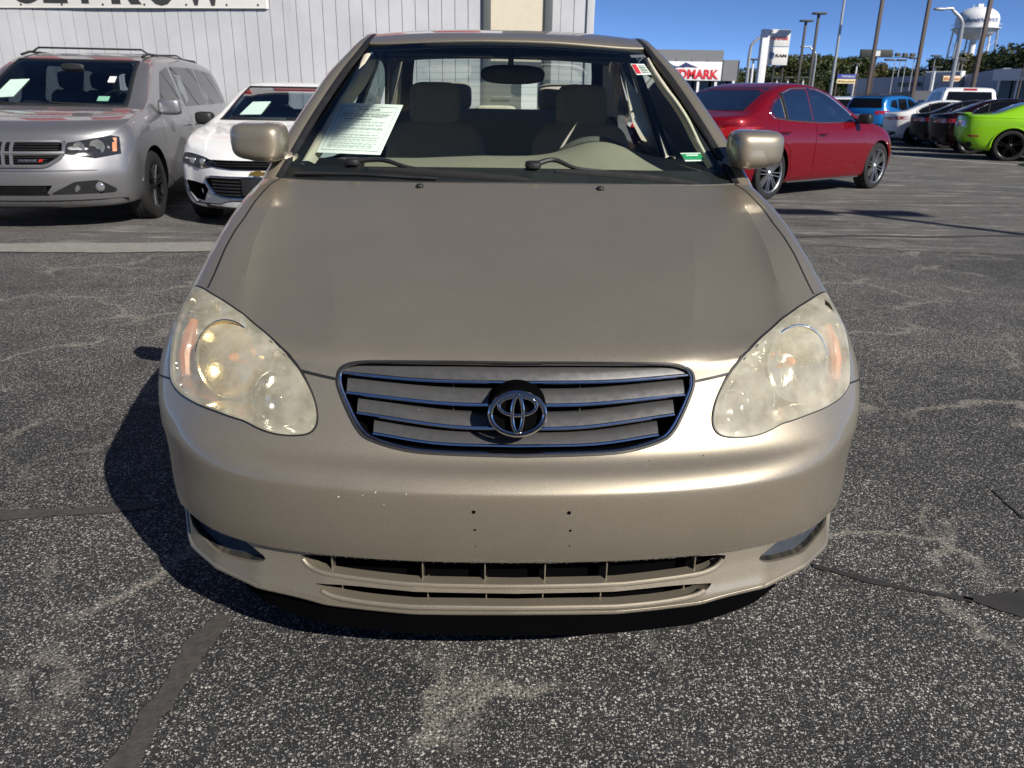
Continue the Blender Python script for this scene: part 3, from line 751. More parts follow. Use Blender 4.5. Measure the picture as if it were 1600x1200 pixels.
for (a0, a1, b0, b1, na, nb) in ((0, .035, 0, 1, 1, 20), (.965, 1, 0, 1, 1, 20), (.035, .965, 0, .085, 30, 1), (.035, .965, .965, 1, 30, 1)):
    mb.grid(lambda a, b: WS(a0+(a1-a0)*a, b0+(b1-b0)*b, -.003), na, nb)
mb.build('frit_border', MT['seal'], wsc)
mtop = glass('shade_band_glass', (.20, .27, .40), 0, .4)
mb = MB(); mb.grid(lambda a, b: WS(.035+.93*a, .86+.105*b, -.004), 30, 2); mb.build('shade_band', mtop, wsc)
ck = rs(np.concatenate([mir(COWL), COWL[-2::-1]])) if False else np.concatenate([mir(COWL), COWL[-2::-1]])
ck = rs(ck, .02); CE = S(ck[:, 0], ck[:, 1])
def cowl_pt(a, b):
    e = curve_at(CE, a); w = curve_at(WB, a); p = e*(1-b)+w*b; p[2] += -.020*math.sin(math.pi*min(1, b*1.0))**.7+.004*b
    return p
mb = MB(); mb.grid(cowl_pt, 60, 8); cowl = mb.build('cowl_panel', MT['black_plastic'], hero, 60)
mb = MB(); mb.tube(CE+np.array([0, .004, .001]), .004, 6); mb.build('hood_seal', MT['seal'], cowl)
ventm = pm('cowl_grey', (.05, .05, .052), .5)
for i in range(44):
    a = .06+.88*i/43
    if .40 < a < .44: continue
    p = cowl_pt(a, .28); mb = MB(); mb.box((p[0], p[1], p[2]+.006), (.020, .012, .004), b=.0012); mb.build('vent_slat', ventm, cowl)
def hpt(u, v_, y): return hy(u, v_, y)
def wiper(arm, blade):
    root = empty('wiper', label=None); root.parent = hero
    mb = MB(); A = catmull(arm, 6); mb.tube(A, list(np.linspace(.013, .006, len(A))), 8, flat=.7); mb.build('wiper_arm', MT['black_plastic'], root)
    mb = MB(); Bl = catmull(blade, 6); mb.tube(Bl, list(np.interp(np.linspace(0, 1, len(Bl)), [0, .1, .5, .9, 1], [.004, .007, .009, .007, .004])), 8, flat=1.5); mb.build('wiper_blade', MT['rubber'], root)
    mb = MB(); c = arm[0]; mb.blob((c[0]-.01, c[1]+.005, c[2]-.004), (.026, .034, .013), .6, n=16, m=10); mb.build('wiper_pivot', MT['black_plastic'], root)
def on_ws(u, v_, off):
    d = hray(u, v_); best = None
    lo, hi = .8, 4.0
    y = 1.2
    for _ in range(60):
        p = hy(u, v_, y); b = np.clip((p[2]-1.004)/.445, -.3, 1); a = np.clip((p[0]/(.728+(.53-.728)*b)+1)/2, 0, 1)
        q = WS(a, b, off); y = .6*y+.4*q[1]
    return hy(u, v_, y)
wiper([on_ws(556, 251, .035), on_ws(598, 250, .034), on_ws(640, 262, .028), on_ws(700, 268, .024)], [on_ws(575, 264, .016), on_ws(680, 271, .016), on_ws(760, 277, .016), on_ws(832, 283, .016)])
wiper([on_ws(838, 256, .035), on_ws(866, 250, .034), on_ws(900, 263, .028), on_ws(950, 268, .024)], [on_ws(868, 268, .016), on_ws(960, 274, .016), on_ws(1040, 282, .016), on_ws(1098, 290, .016)])
mb = MB(); mb.tube([on_ws(u, v_, .012) for u, v_ in ((462, 271), (560, 272), (640, 277), (682, 279))], .012, 8, flat=.6); mb.build('wiper_rest', MT['black_plastic'], cowl)
for (u, v_) in ((656, 293), (938, 297)):
    q = ps([(u, v_)]); c = S(q[:, 0], q[:, 1])[0]; mb = MB(); mb.blob((c[0], c[1], c[2]+.004), (.011, .013, .008), .7, n=14, m=8); mb.build('washer_nozzle', MT['black_plastic'], hood)

# ------- pillars, roof, sides
RAILr = catmull([(.752, .98, .952), (.739, 1.08, .985), (.728, 1.135, 1.004), (.663, 1.365, 1.168), (.597, 1.60, 1.318), (.552, 1.76, 1.405), (.534, 1.86, 1.448), (.524, 2.02, 1.482), (.528, 2.3, 1.497), (.535, 2.65, 1.485), (.545, 2.95, 1.44), (.575, 3.2, 1.34), (.61, 3.45, 1.215), (.64, 3.68, 1.11), (.66, 3.85, 1.08)], 6)
def sweep(path, sect, sg):
    P = np.array(path)*np.array([sg, 1, 1]); T = np.gradient(P, axis=0); T /= np.linalg.norm(T, axis=1, keepdims=True)
    mb = MB(); n = len(P)
    for i in range(n):
        o = np.array([sg, 0, 0.])-T[i]*T[i][0]*sg; o /= np.linalg.norm(o); nn = np.cross(T[i], o)*-sg*-1
        if nn[2] < 0: nn = -nn
        for (a, b) in (sect(i/(n-1)) if callable(sect) else sect): mb.v.append(tuple(P[i]+o*a+nn*b))
    kk = len(sect(0) if callable(sect) else sect)
    for i in range(n-1):
        for j in range(kk-1): mb.f.append((i*kk+j, i*kk+j+1, (i+1)*kk+j+1, (i+1)*kk+j))
    return mb
def pil(t):
    w = np.interp(t, [0, .08, .18, .3, .42, .5, .6, 1], [.6, .85, 1.15, 1.12, .85, .9, 1.0, 1.3])
    return [(-.006, -.012), (-.004, .002), (.010*w, .007), (.032*w, .006), (.052*w, -.008), (.063*w, -.034), (.064*w, -.062)]
for sg in (1, -1):
    sweep(RAILr, pil, sg).build('roof_pillar', MT['gold'], hero, 60)
    sweep(RAILr[12:42], [(-.012, -.004), (-.010, .0045), (.003, .008), (.009, .006), (.009, 0)], sg).build('pillar_molding', MT['seal'], hero, 60)
def roofz(x, y):
    z = np.interp(y, [1.76, 1.80, 1.9, 2.0, 2.15, 2.3, 2.6, 2.8, 3.0], [1.458, 1.469, 1.491, 1.506, 1.519, 1.526, 1.524, 1.508, 1.47])
    return z
RC = catmull([(1.767, 1.456), (1.80, 1.470), (1.9, 1.493), (2.0, 1.508), (2.15, 1.520), (2.35, 1.526), (2.6, 1.520), (2.8, 1.502), (2.95, 1.475)], 6)
def roof_pt(a, b):
    x = a*2-1; yc, zc = curve_at(RC, b)
    hw = np.interp(yc, [1.76, 1.86, 2.0, 2.95], [.522, .526, .523, .545]); X = x*hw
    y = yc+.066*abs(x)**2.2*(1-b)*1.0-.0*b
    ze = np.interp(y, RAILr[30:, 1], RAILr[30:, 2])+.004
    k = abs(x)**2.8
    return np.array([X, y, (zc)*(1-k)+ze*k])
mb = MB(); mb.grid(roof_pt, 40, 40); mb.build('roof', MT['gold'], hero, 60)
mb = MB(); mb.tube([roof_pt(a, 0)+np.array([0, -.004, -.004]) for a in np.linspace(.0, 1, 41)], .0045, 6); mb.build('windscreen_molding', MT['gold'], hero)
mb = MB(); mb.grid(lambda a, b: roof_pt(a, b*.98+.0)+np.array([0, .01, -.03]), 24, 20); mb.build('headliner', MT['headliner'], hero, 60)
def RG(a, b, off=0):
    x = a*2-1; t = curve_at(np.array([(2.955, 1.468), (3.15, 1.375), (3.38, 1.245), (3.60, 1.115)]), b)
    hw = .522+.10*b; ed = abs(x)**2.5
    return np.array([x*hw, t[0]+.03*ed*(1-b)-.04*ed*b+off*.4, t[1]-.018*ed*(1-b)+off])
mb = MB(); mb.grid(RG, 24, 12); rg = mb.build('rear_window', glass('rear_glass', (.92, .97, .95), 0, .35), hero, 180)
mb = MB()
for k in range(9): mb.tube([RG(a, .1+.095*k, -.004) for a in np.linspace(.08, .92, 12)], .0005, 4)
mb.build('heater_wire', pm('heater_brown', (.06, .04, .03), .7), rg)
mb = MB()
for (a0, a1, b0, b1) in ((0, .06, 0, 1), (.94, 1, 0, 1), (.06, .94, 0, .07), (.06, .94, .95, 1)): mb.grid(lambda a, b: RG(a0+(a1-a0)*a, b0+(b1-b0)*b, -.002), 12, 12)
mb.build('frit_border', MT['seal'], rg)
# body sides: a sheet in (y, z) with wheel arches cut out
def belt(y): return np.interp(y, [.5, 1.13, 2.0, 3.0, 3.7, 4.5], [.80, .955, .99, 1.01, 1.03, 1.0])
def sidex(y, z):
    b = belt(y); t = np.clip((z-.2)/(b-.2), 0, 1)
    prof = np.interp(t, [0, .12, .4, .7, .88, 1], [.80, .825, .846, .846, .825, .775])
    plan = np.interp(y, [.42, .7, 1.2, 3.3, 4.0, 4.35, 4.50], [.985, 1, 1, 1, .97, .88, .74])
    return prof*plan
AR = .345; WH = ((.90, .305), (3.50, .305))
yb = np.linspace(.42, 4.5, 60)
so_ = np.concatenate([[(y, .21) for y in yb], [(y, float(belt(y))) for y in yb[::-1]]])
arch = [np.array([(cy+AR*math.cos(a), cz+AR*math.sin(a)) for a in np.linspace(0, 2*math.pi, 48)[:-1]]) for cy, cz in WH]
gx, gy = np.meshgrid(np.linspace(.42, 4.5, 70), np.linspace(.21, 1.03, 20)); g2 = np.stack([gx.ravel(), gy.ravel()], -1)
cv = [(resample(so_, .05, True), True)]+[(a, True) for a in arch]
g2 = far_from(g2[pip(so_, g2[:, 0], g2[:, 1])], [c for c, _ in cv], .02); V, T = cdt(cv, g2); cc = np.array([V[list(t)].mean(0) for t in T])
ok = pip(so_, cc[:, 0], cc[:, 1]) & ~pip(arch[0], cc[:, 0], cc[:, 1]) & ~pip(arch[1], cc[:, 0], cc[:, 1])
for sg in (1, -1):
    mk('body_side', [(sg*float(sidex(p[0], p[1])), p[0], p[1]) for p in V], [T[i] for i in np.nonzero(ok)[0]], MT['gold'], hero, 60)
    for (y0, y1) in ((1.36, 2.36), (2.44, 3.34)):
        mb = MB(); top = lambda y: np.interp(y, [1.3, 1.6, 1.86, 2.1, 2.6, 2.95, 3.3], [1.0, 1.22, 1.385, 1.425, 1.425, 1.385, 1.15])
        def sg_pt(a, b):
            y = y0+(y1-y0)*a; zb = float(belt(y))-.005; zt = max(zb+.01, float(top(y))); z = zb+(zt-zb)*b; f = (z-zb)/(1.43-zb)
            return (sg*(.775-.20*f), y, z)
        mb.grid(sg_pt, 16, 6); mb.build('side_window', MT['glass_side'], hero, 180)
    mb = MB(); mb.tube([(sg*.765, 2.40, 1.0), (sg*.675, 2.42, 1.2), (sg*.575, 2.45, 1.44)], .035, 8, flat=.5); mb.build('centre_pillar', MT['beige'], hero)
    mb = MB(); mb.tube([(sg*.755, 2.38, 1.0), (sg*.672, 2.36, 1.2), (sg*.575, 2.36, 1.43)], .014, 8); mb.build('belt_strap', MT['seal'], hero)
    Lp = [on_ws(u, v_, o) for (u, v_), o in zip(((470, 254), (488, 218), (505, 180), (522, 153), (537, 133), (556, 106), (568, 86)), (-.03,)*7)]
    Rp = [on_ws(u, v_, o) for (u, v_), o in zip(((492, 256), (520, 218), (540, 180), (557, 153), (572, 133), (584, 108), (589, 90)), (-.11,)*7)]
    Lp = catmull(Lp, 4)*np.array([-sg, 1, 1]); Rp = catmull(Rp, 4)*np.array([-sg, 1, 1])
    if sg > 0: Rp = Rp*.45+Lp*.55
    mb = MB(); mb.grid(lambda a, b: curve_at(Lp, b)*(1-a)+curve_at(Rp, b)*a+np.array([0, -.018*math.sin(math.pi*a), .010*math.sin(math.pi*a)]), 6, 24); mb.build('pillar_trim', MT['beige'], hero, 80)
    mb = MB(); mb.tube([(sg*.77, 1.36, 1.03), (sg*.70, 1.62, 1.20), (sg*.62, 1.88, 1.375), (sg*.60, 2.1, 1.415), (sg*.60, 2.6, 1.42)], .014, 6); mb.build('door_frame', MT['seal'], hero)
    mb = MB(); mb.grid(lambda a, b: (sg*(.74+.02*math.sin(b*3.1)), 1.2+2.2*a, .35+b*.64), 10, 6); mb.build('door_card', MT['beige'], hero)
    # rear quarter trim
    mb = MB(); mb.grid(lambda a, b: (sg*(.515+.10*a+.15*b**.5), 2.93+.62*a, 1.468-.33*a-b*(.75-.3*a)), 8, 6); mb.build('quarter_trim', MT['beige'], hero)
# deck, tail, floor, engine bay
mb = MB(); mb.grid(lambda a, b: ((a*2-1)*(.70-.05*b), 3.60+.80*b, 1.105-.03*b-.02*b*b-.05*abs(a*2-1)**4), 20, 8); mb.build('boot_lid', MT['gold'], hero, 60)
mb = MB(); mb.grid(lambda a, b: ((a*2-1)*.80*(1-.05*b), 4.50-.12*abs(a*2-1)**3-.10*b*b, .22+.84*b), 24, 8); rb = mb.build('rear_bumper', MT['gold'], hero, 60)
for sg in (1, -1):
    mb = MB(); mb.blob((sg*.62, 4.38, .86), (.15, .06, .10), .6); mb.build('tail_light', MT['red_lamp'], hero)
mb = MB(); mb.box((0, 2.45, .24), (1.55, 4.0, .04)); mb.box((0, .62, .48), (1.30, .5, .35)); mb.box((0, 1.14, .62), (1.5, .04, .62)); mb.build('underbody', MT['dark'], hero, smooth=False)
for (cy, cz) in WH:
    for sg in (1, -1):
        mb = MB(); mb.lathe([(.35, -.02), (.34, -.30), (.0, -.30)], 24, Matrix.Translation((sg*.80, cy, cz)) @ Matrix.Scale(sg, 4, (1, 0, 0)), 'x'); mb.build('wheel_well', MT['dark'], hero)
for sg in (1, -1):
    sp_ = lambda y, z, o=.002: (sg*(float(sidex(y, z))+o), y, z)
    for (y0, pts) in ((1.33, ((1.30, .30), (1.28, .55), (1.31, .80), (1.34, .955))), (2.40, ((2.40, .24), (2.40, .6), (2.40, .985))), (3.30, ((3.10, .30), (3.20, .62), (3.33, .80), (3.36, 1.005)))):
        c = catmull(pts, 6); mb = MB(); mb.tube([sp_(y, z, .0006) for y, z in c], .0026, 6); mb.build('panel_gap', MT['seal'], hero)
    mb = MB(); mb.tube([sp_(y, .255, .0006) for y in np.linspace(1.32, 3.08, 12)], .0026, 6); mb.build('panel_gap', MT['seal'], hero)
    for y in (2.20, 3.14): mb = MB(); mb.tube([sp_(y-.09, .86, -.004), sp_(y-.06, .863, .026), sp_(y+.06, .863, .026), sp_(y+.09, .86, -.004)], .012, 8, flat=.7); mb.build('door_handle', MT['gold'], hero)
    mb = MB(); mb.tube([sp_(y, .56, .003) for y in np.linspace(1.36, 3.12, 16)], .014, 6, flat=.4); mb.build('side_molding', MT['gold'], hero)

# ------- door mirrors
for sg in (1, -1):
    mb = MB()
    nr = 30; K = 40
    for j in range(nr):
        th_ = math.pi/2*j/(nr-1); t = math.sin(th_)**.55; k = max(0., math.cos(th_))**.50   # 0 at the glass side, 1 at the nose of the shell
        for i in range(K):
            a = 2*math.pi*i/K; e = .46
            cx = math.copysign(abs(math.cos(a))**e, math.cos(a)); cz = math.copysign(abs(math.sin(a))**e, math.sin(a))
            h = .059*(1-.10*cx*(1 if cz < 0 else .3)); w = .090
            mb.v.append((sg*(.788+w*cx*k+(.016 if cx < 0 else -.004)*max(0, -cz)*k), 1.215-.115*t+.022*cx*k, 1.112+h*cz*k))
    for j in range(nr-1):
        for i in range(K): mb.f.append((j*K+i, j*K+(i+1) % K, (j+1)*K+(i+1) % K, (j+1)*K+i))
    mb.f.append(tuple(range(K)))
    mr = mb.build('door_mirror', MT['gold'], hero, 50)
    mb = MB(); mb.tube([(sg*.70, 1.25, 1.045), (sg*.745, 1.225, 1.065), (sg*.785, 1.205, 1.085)], [.040, .036, .03], 12, flat=.8); mb.build('mirror_stalk', MT['gold'], mr)
    mb = MB(); mb.prism([(-.04, -.04), (.06, -.03), (.02, .10), (-.02, .06)], 0, .012, lambda x, y, z: (sg*(.735+z-.25*max(y, 0)), 1.28+x*1.2+y, 1.05+y)); mb.build('mirror_base', MT['black_plastic'], mr)

# ------- cabin
def dz(x, y):
    s = np.clip((y-1.2)/.5, 0, 1); s = s*s*(3-2*s)
    return 1.004+.036*s+.060*math.exp(-((x-.365)/.155)**2)*np.clip((y-1.3)/.35, 0, 1)-.012*np.clip((-x-.1)/.25, 0, 1)
mb = MB()
def dash_pt(a, b):
    x = (a*2-1)*.72
    if b < .7: y = 1.16+(.62-.07*abs(a*2-1)**3)*b/.7; return (x, y, float(dz(x, y)))
    t = (b-.7)/.3; y = 1.78-.07*abs(a*2-1)**3; return (x, y+.03*math.sin(t*3.1), float(dz(x, y))-.32*t*t-.01*t)
mb.grid(dash_pt, 48, 24); dash = mb.build('dashboard', MT['dash'], hero, 60)
mb = MB(); W = Matrix.Translation((.36, 1.93, .935)) @ Matrix.Rotation(math.radians(-64), 4, 'X')
mb.tube([W @ Vector((.185*math.cos(a), .185*math.sin(a), 0)) for a in np.linspace(0, 2*math.pi, 49)[:-1]], .016, 10, closed=True)
sw = mb.build('steering_wheel', pm('wheel_vinyl', (.10, .095, .085), .5), hero)
mb = MB(); mb.blob((.36, 1.90, .92), (.075, .03, .06), .7); mb.tube([W @ Vector((-.18, 0, 0)), W @ Vector((.18, 0, 0))], .016, 8); mb.build('wheel_hub', MT['carpet'], sw)
def seat(x):
    st = empty('front_seat'); st.parent = hero
    mb = MB(); mb.blob((x, 2.13, .55), (.25, .27, .09), .5, .6); mb.build('seat_cushion', MT['seat'], st)
    mb = MB(); R = Euler((math.radians(-14), 0, 0)).to_matrix(); b0 = len(mb.v)
    mb.blob((x, 2.37, .84), (.235, .085, .315), .55, .42, M=R)
    mb.build('backrest', MT['seat'], st)
    mb = MB(); mb.blob((x, 2.445, 1.218), (.118, .055, .098), .5, .42, M=R); mb.build('headrest', MT['seat'], st)
    mb = MB()
    for s in (-1, 1): mb.tube([(x+s*.05, 2.44, 1.08), (x+s*.05, 2.445, 1.16)], .006, 8)
    mb.build('headrest_post', MT['chrome'], st)
seat(-.322); seat(.362)
mb = MB(); mb.blob((0, 3.08, .88), (.66, .12, .315), .35, .35, M=Euler((math.radians(-14), 0, 0)).to_matrix()); bs = mb.build('rear_seat', MT['seat'], hero)
mb = MB(); mb.blob((0, 2.85, .55), (.66, .28, .1), .4); mb.build('seat_cushion', MT['seat'], bs)
for x in (-.305, .33):
    mb = MB(); mb.blob((x, 3.17, 1.26), (.135, .05, .075), .5, .45); mb.build('headrest', MT['seat'], bs)
    mb = MB(); mb.tube([(x, 3.17, 1.1), (x, 3.17, 1.2)], .008, 8); mb.build('headrest_post', MT['seal'], bs)
mb = MB(); mb.grid(lambda a, b: ((a*2-1)*.66, 3.2+.42*b, 1.165-.05*b), 8, 4); mb.build('parcel_shelf', MT['beige'], hero)
mb = MB(); mb.blob((-.035, 3.50, 1.185), (.12, .045, .03), .5); mb.build('brake_light_housing', MT['beige'], hero)
mb = MB(); c = (hpt(752, 116, 1.92)+hpt(850, 117, 1.92))/2; mb.blob(c, (.128, .022, .036), .55, .7); im = mb.build('rear_view_mirror', MT['black_plastic'], hero)
mb = MB(); mb.tube([c+np.array([-.008, 0, .02]), c+np.array([-.008, -.01, .07]), c+np.array([-.008, -.02, .115])], [.012, .010, .02], 10); mb.build('mirror_stem', MT['black_plastic'], im)
for x0, x1 in ((-.47, -.05), (.05, .47)):
    mb = MB(); mb.box(((x0+x1)/2, 1.93, 1.425), (x1-x0, .16, .014), b=.006, rx=math.radians(14)); mb.build('sun_visor', MT['headliner'], hero)
# ================================================================== other cars: lofted shells with cut wheel arches and windows
def L1(t): 
    a = np.array(t, float); return (lambda y: np.interp(y, a[:, 0], a[:, 1]))
def sm(t, k=5):
    """smooth curve through knots"""
    c = catmull([np.array(p, float) for p in t], k); 
    return (lambda y: np.interp(y, c[:, 0], c[:, 1]))
def shell(sp, ns=84, it=2):
    """rings from nose to tail; y runs back from the bumper"""
    L = sp['L']; top = sm(sp['top']); sh = sm(sp['sh']); hw = sm(sp['hw']); bot = sm(sp['bot'])
    nose = sm(sp['nose']); tail = sm(sp['tail']); npl = sp.get('nplan', .28); tpl = sp.get('tplan', .22); tum = sp.get('tum', .34)
    ts = np.linspace(0, 1, ns); ss = ts-.30*np.sin(2*math.pi*ts)/(2*math.pi)
    rings = []
    def yy(s, x, z, w):
        e = (abs(x)/max(w, .1))**2.6
        return s*L+(nose(z)+npl*e)*(1-s)**9-(tail(z)+tpl*e)*s**9
    for s in ss:
        y = s*L; w = float(hw(y)); zb = float(bot(y)); zs = float(sh(y)); zt = max(float(top(y)), zs+.004); h = zs-zb
        g = zt-zs; wr = w*.93-tum*g*1.0
        q = [(0, zb), (w*.5, zb), (w*.90, zb+.01), (w*.975, zb+.12*h), (w*.995, zb+.42*h), (w, zb+.62*h), (w*.985, zs-.11*h), (w*.95, zs-.005), (w*.93, zs+min(.02, g*.3)),
             (wr+(.93*w-wr)*.35, zs+g*.62), (wr, zt-min(.055, g*.30)), (wr*.90, zt-min(.012, g*.1)), (wr*.5, zt), (0, zt+.0)]
        c = chaikin(q, it, False); X, Z = c[:, 0], c[:, 1]
        half = [(x, yy(s, x, z, w), z) for x, z in zip(X, Z)]
        rings.append(half+[(-x, y_, z) for (x, y_, z) in half[-2:0:-1]])
    def cap(ring, s, rev):
        P = np.array(ring); w = np.abs(P[:, 0]).max(); zc = (P[:, 2].min()+P[:, 2].max())/2; out = []
        for k in (.86, .68, .48, .28, .1):
            x = P[:, 0]*k; z = zc+(P[:, 2]-zc)*k; out.append([(a, yy(s, a, b, w), b) for a, b in zip(x, z)])
        return out
    c0 = cap(rings[0], ss[0], 0)[::-1]; c1 = cap(rings[-1], ss[-1], 1)
    R = c0+rings+c1; n = len(R[0]); mb = MB()
    for r in R: mb.v += r
    for i in range(len(R)-1):
        for k in range(n): mb.f.append((i*n+k, (i+1)*n+k, (i+1)*n+(k+1) % n, i*n+(k+1) % n))
    mb.f.append(tuple(range(n))); b = (len(R)-1)*n; mb.f.append(tuple(b+k for k in range(n))[::-1])
    me = bpy.data.meshes.new('shell'); me.from_pydata([tuple(map(float, v)) for v in mb.v], [], mb.f); me.update()
    bm = bmesh.new(); bm.from_mesh(me); bmesh.ops.recalc_face_normals(bm, faces=bm.faces); bm.to_mesh(me); bm.free()
    return me
def boolean(me, cutters, mats):
    """cut closed meshes (vertex list, face list, material index) out of a shell"""
    o = bpy.data.objects.new('tmp', me); COL.objects.link(o)
    me.materials.clear()
    for m in mats: me.materials.append(m)
    tmp = []
    for (v, f, mi) in cutters:
        cm = bpy.data.meshes.new('cut'); cm.from_pydata([tuple(map(float, p)) for p in v], [], f); cm.update()
        bm = bmesh.new(); bm.from_mesh(cm); bmesh.ops.recalc_face_normals(bm, faces=bm.faces); bm.to_mesh(cm); bm.free()
        for m in mats: cm.materials.append(m)
        cm.polygons.foreach_set('material_index', [mi]*len(cm.polygons))
        co = bpy.data.objects.new('cut', cm); COL.objects.link(co); tmp.append(co)
        md = o.modifiers.new('b', 'BOOLEAN'); md.operation = 'DIFFERENCE'; md.solver = 'EXACT'; md.object = co
    dg = bpy.context.evaluated_depsgraph_get(); dg.update()
    r = bpy.data.meshes.new_from_object(o.evaluated_get(dg))
    for c in tmp: m_ = c.data; bpy.data.objects.remove(c); bpy.data.meshes.remove(m_)
    bpy.data.objects.remove(o); bpy.data.meshes.remove(me)
    r.polygons.foreach_set('use_smooth', [True]*len(r.polygons)); r.set_sharp_from_angle(angle=math.radians(38))
    return r
def cyl_cut(y, z, r, x0, x1, mi=1, n=40):
    a = np.linspace(0, 2*math.pi, n+1)[:-1]; v = [(x0, y+r*math.cos(t), z+r*math.sin(t)) for t in a]+[(x1, y+r*math.cos(t), z+r*math.sin(t)) for t in a]
    return v, [tuple(range(n)), tuple(range(n, 2*n))[::-1]]+[(i, (i+1) % n, n+(i+1) % n, n+i) for i in range(n)], mi
def prism_cut(poly, a0, a1, fn, mi=1):
    n = len(poly); v = [fn(p, a0) for p in poly]+[fn(p, a1) for p in poly]
    return v, [tuple(range(n)), tuple(range(n, 2*n))[::-1]]+[(i, (i+1) % n, n+(i+1) % n, n+i) for i in range(n)], mi
DIRS = {'R': (Vector((-1, 0, 0)), Vector((0, 1, 0))), 'L': (Vector((1, 0, 0)), Vector((0, 1, 0))), 'F': (Vector((0, 1, 0)), Vector((1, 0, 0))), 'B': (Vector((0, -1, 0)), Vector((1, 0, 0)))}
def dirs(d):
    if isinstance(d, str): return DIRS[d]
    a = math.radians(d)                                 # degrees: 0 looks back along +y from the nose, positive comes from the right
    return Vector((-math.sin(a), math.cos(a), 0)), Vector((math.cos(a), math.sin(a), 0))
def patch(bvh, poly, d, off=.003, g=.09, rim=.006, step=.05, hole=None):
    """a piece lying on the shell: outline given in a side, front or back view"""
    D, A = dirs(d); poly = np.array(poly, float)
    cv = [(resample(poly, step, True), True)]
    if hole is not None: cv.append((resample(np.array(hole, float), step, True), True))
    x0, y0 = poly.min(0); x1, y1 = poly.max(0)
    gx, gy = np.meshgrid(np.arange(x0, x1, g), np.arange(y0, y1, g)); gp_ = np.stack([gx.ravel(), gy.ravel()], -1)
    if len(gp_): gp_ = gp_[pip(poly, gp_[:, 0], gp_[:, 1])]
    if len(gp_): gp_ = far_from(gp_, [c for c, _ in cv], g*.35)
    V, T = cdt(cv, gp_); c = np.array([V[list(t)].mean(0) for t in T]); ok = pip(poly, c[:, 0], c[:, 1])
    if hole is not None: ok &= ~pip(np.array(hole, float), c[:, 0], c[:, 1])
    P = []
    for p in V:
        o = A*float(p[0])+Vector((0, 0, float(p[1]))); h = bvh.ray_cast(o-D*12, D, 20)
        if h[0] is None:
            h2 = bvh.find_nearest(o-D*.8) ; P.append((h2[0], h2[1]) if h2[0] is not None else (o, -D))
        else: P.append((h[0], h[1] if h[1].dot(D) < 0 else -h[1]))
    tri = [T[i] for i in np.nonzero(ok)[0]]; v = [p+n*off for p, n in P]; f = list(tri); E_ = set(); inn = {}
    for t in tri:
        for a, b in ((t[0], t[1]), (t[1], t[2]), (t[2], t[0])): E_.add((a, b))
    for (a, b) in list(E_):
        if (b, a) in E_: continue
        for q in (a, b):
            if q not in inn: inn[q] = len(v); v.append(P[q][0]+P[q][1]*(off-rim))
        f.append((b, a, inn[a], inn[b]))
    return v, f
def P_(bvh, name, poly, d, mat, parent, off=.003, r=0, **k):
    pl = rnd(poly, .03 if r == 1 else .06) if r else poly
    v, f = patch(bvh, pl, d, off, **k); return mk(name, v, f, mat, parent, 40)
def outline(bvh, name, poly, d, mat, parent, rad=.006, off=.004, r=1, closed=True):
    D, A = dirs(d); pl = resample((rnd(poly, .05) if closed else chaikin(poly, r, False)) if r else np.array(poly, float), .06, closed); P = []
    for p in pl:
        o = A*float(p[0])+Vector((0, 0, float(p[1]))); h = bvh.ray_cast(o-D*12, D, 20)
        if h[0] is not None: P.append(h[0]-D*off)
    mb = MB(); mb.tube(P, rad, 6, closed=closed); return mb.build(name, mat, parent)
WHEELS = {}
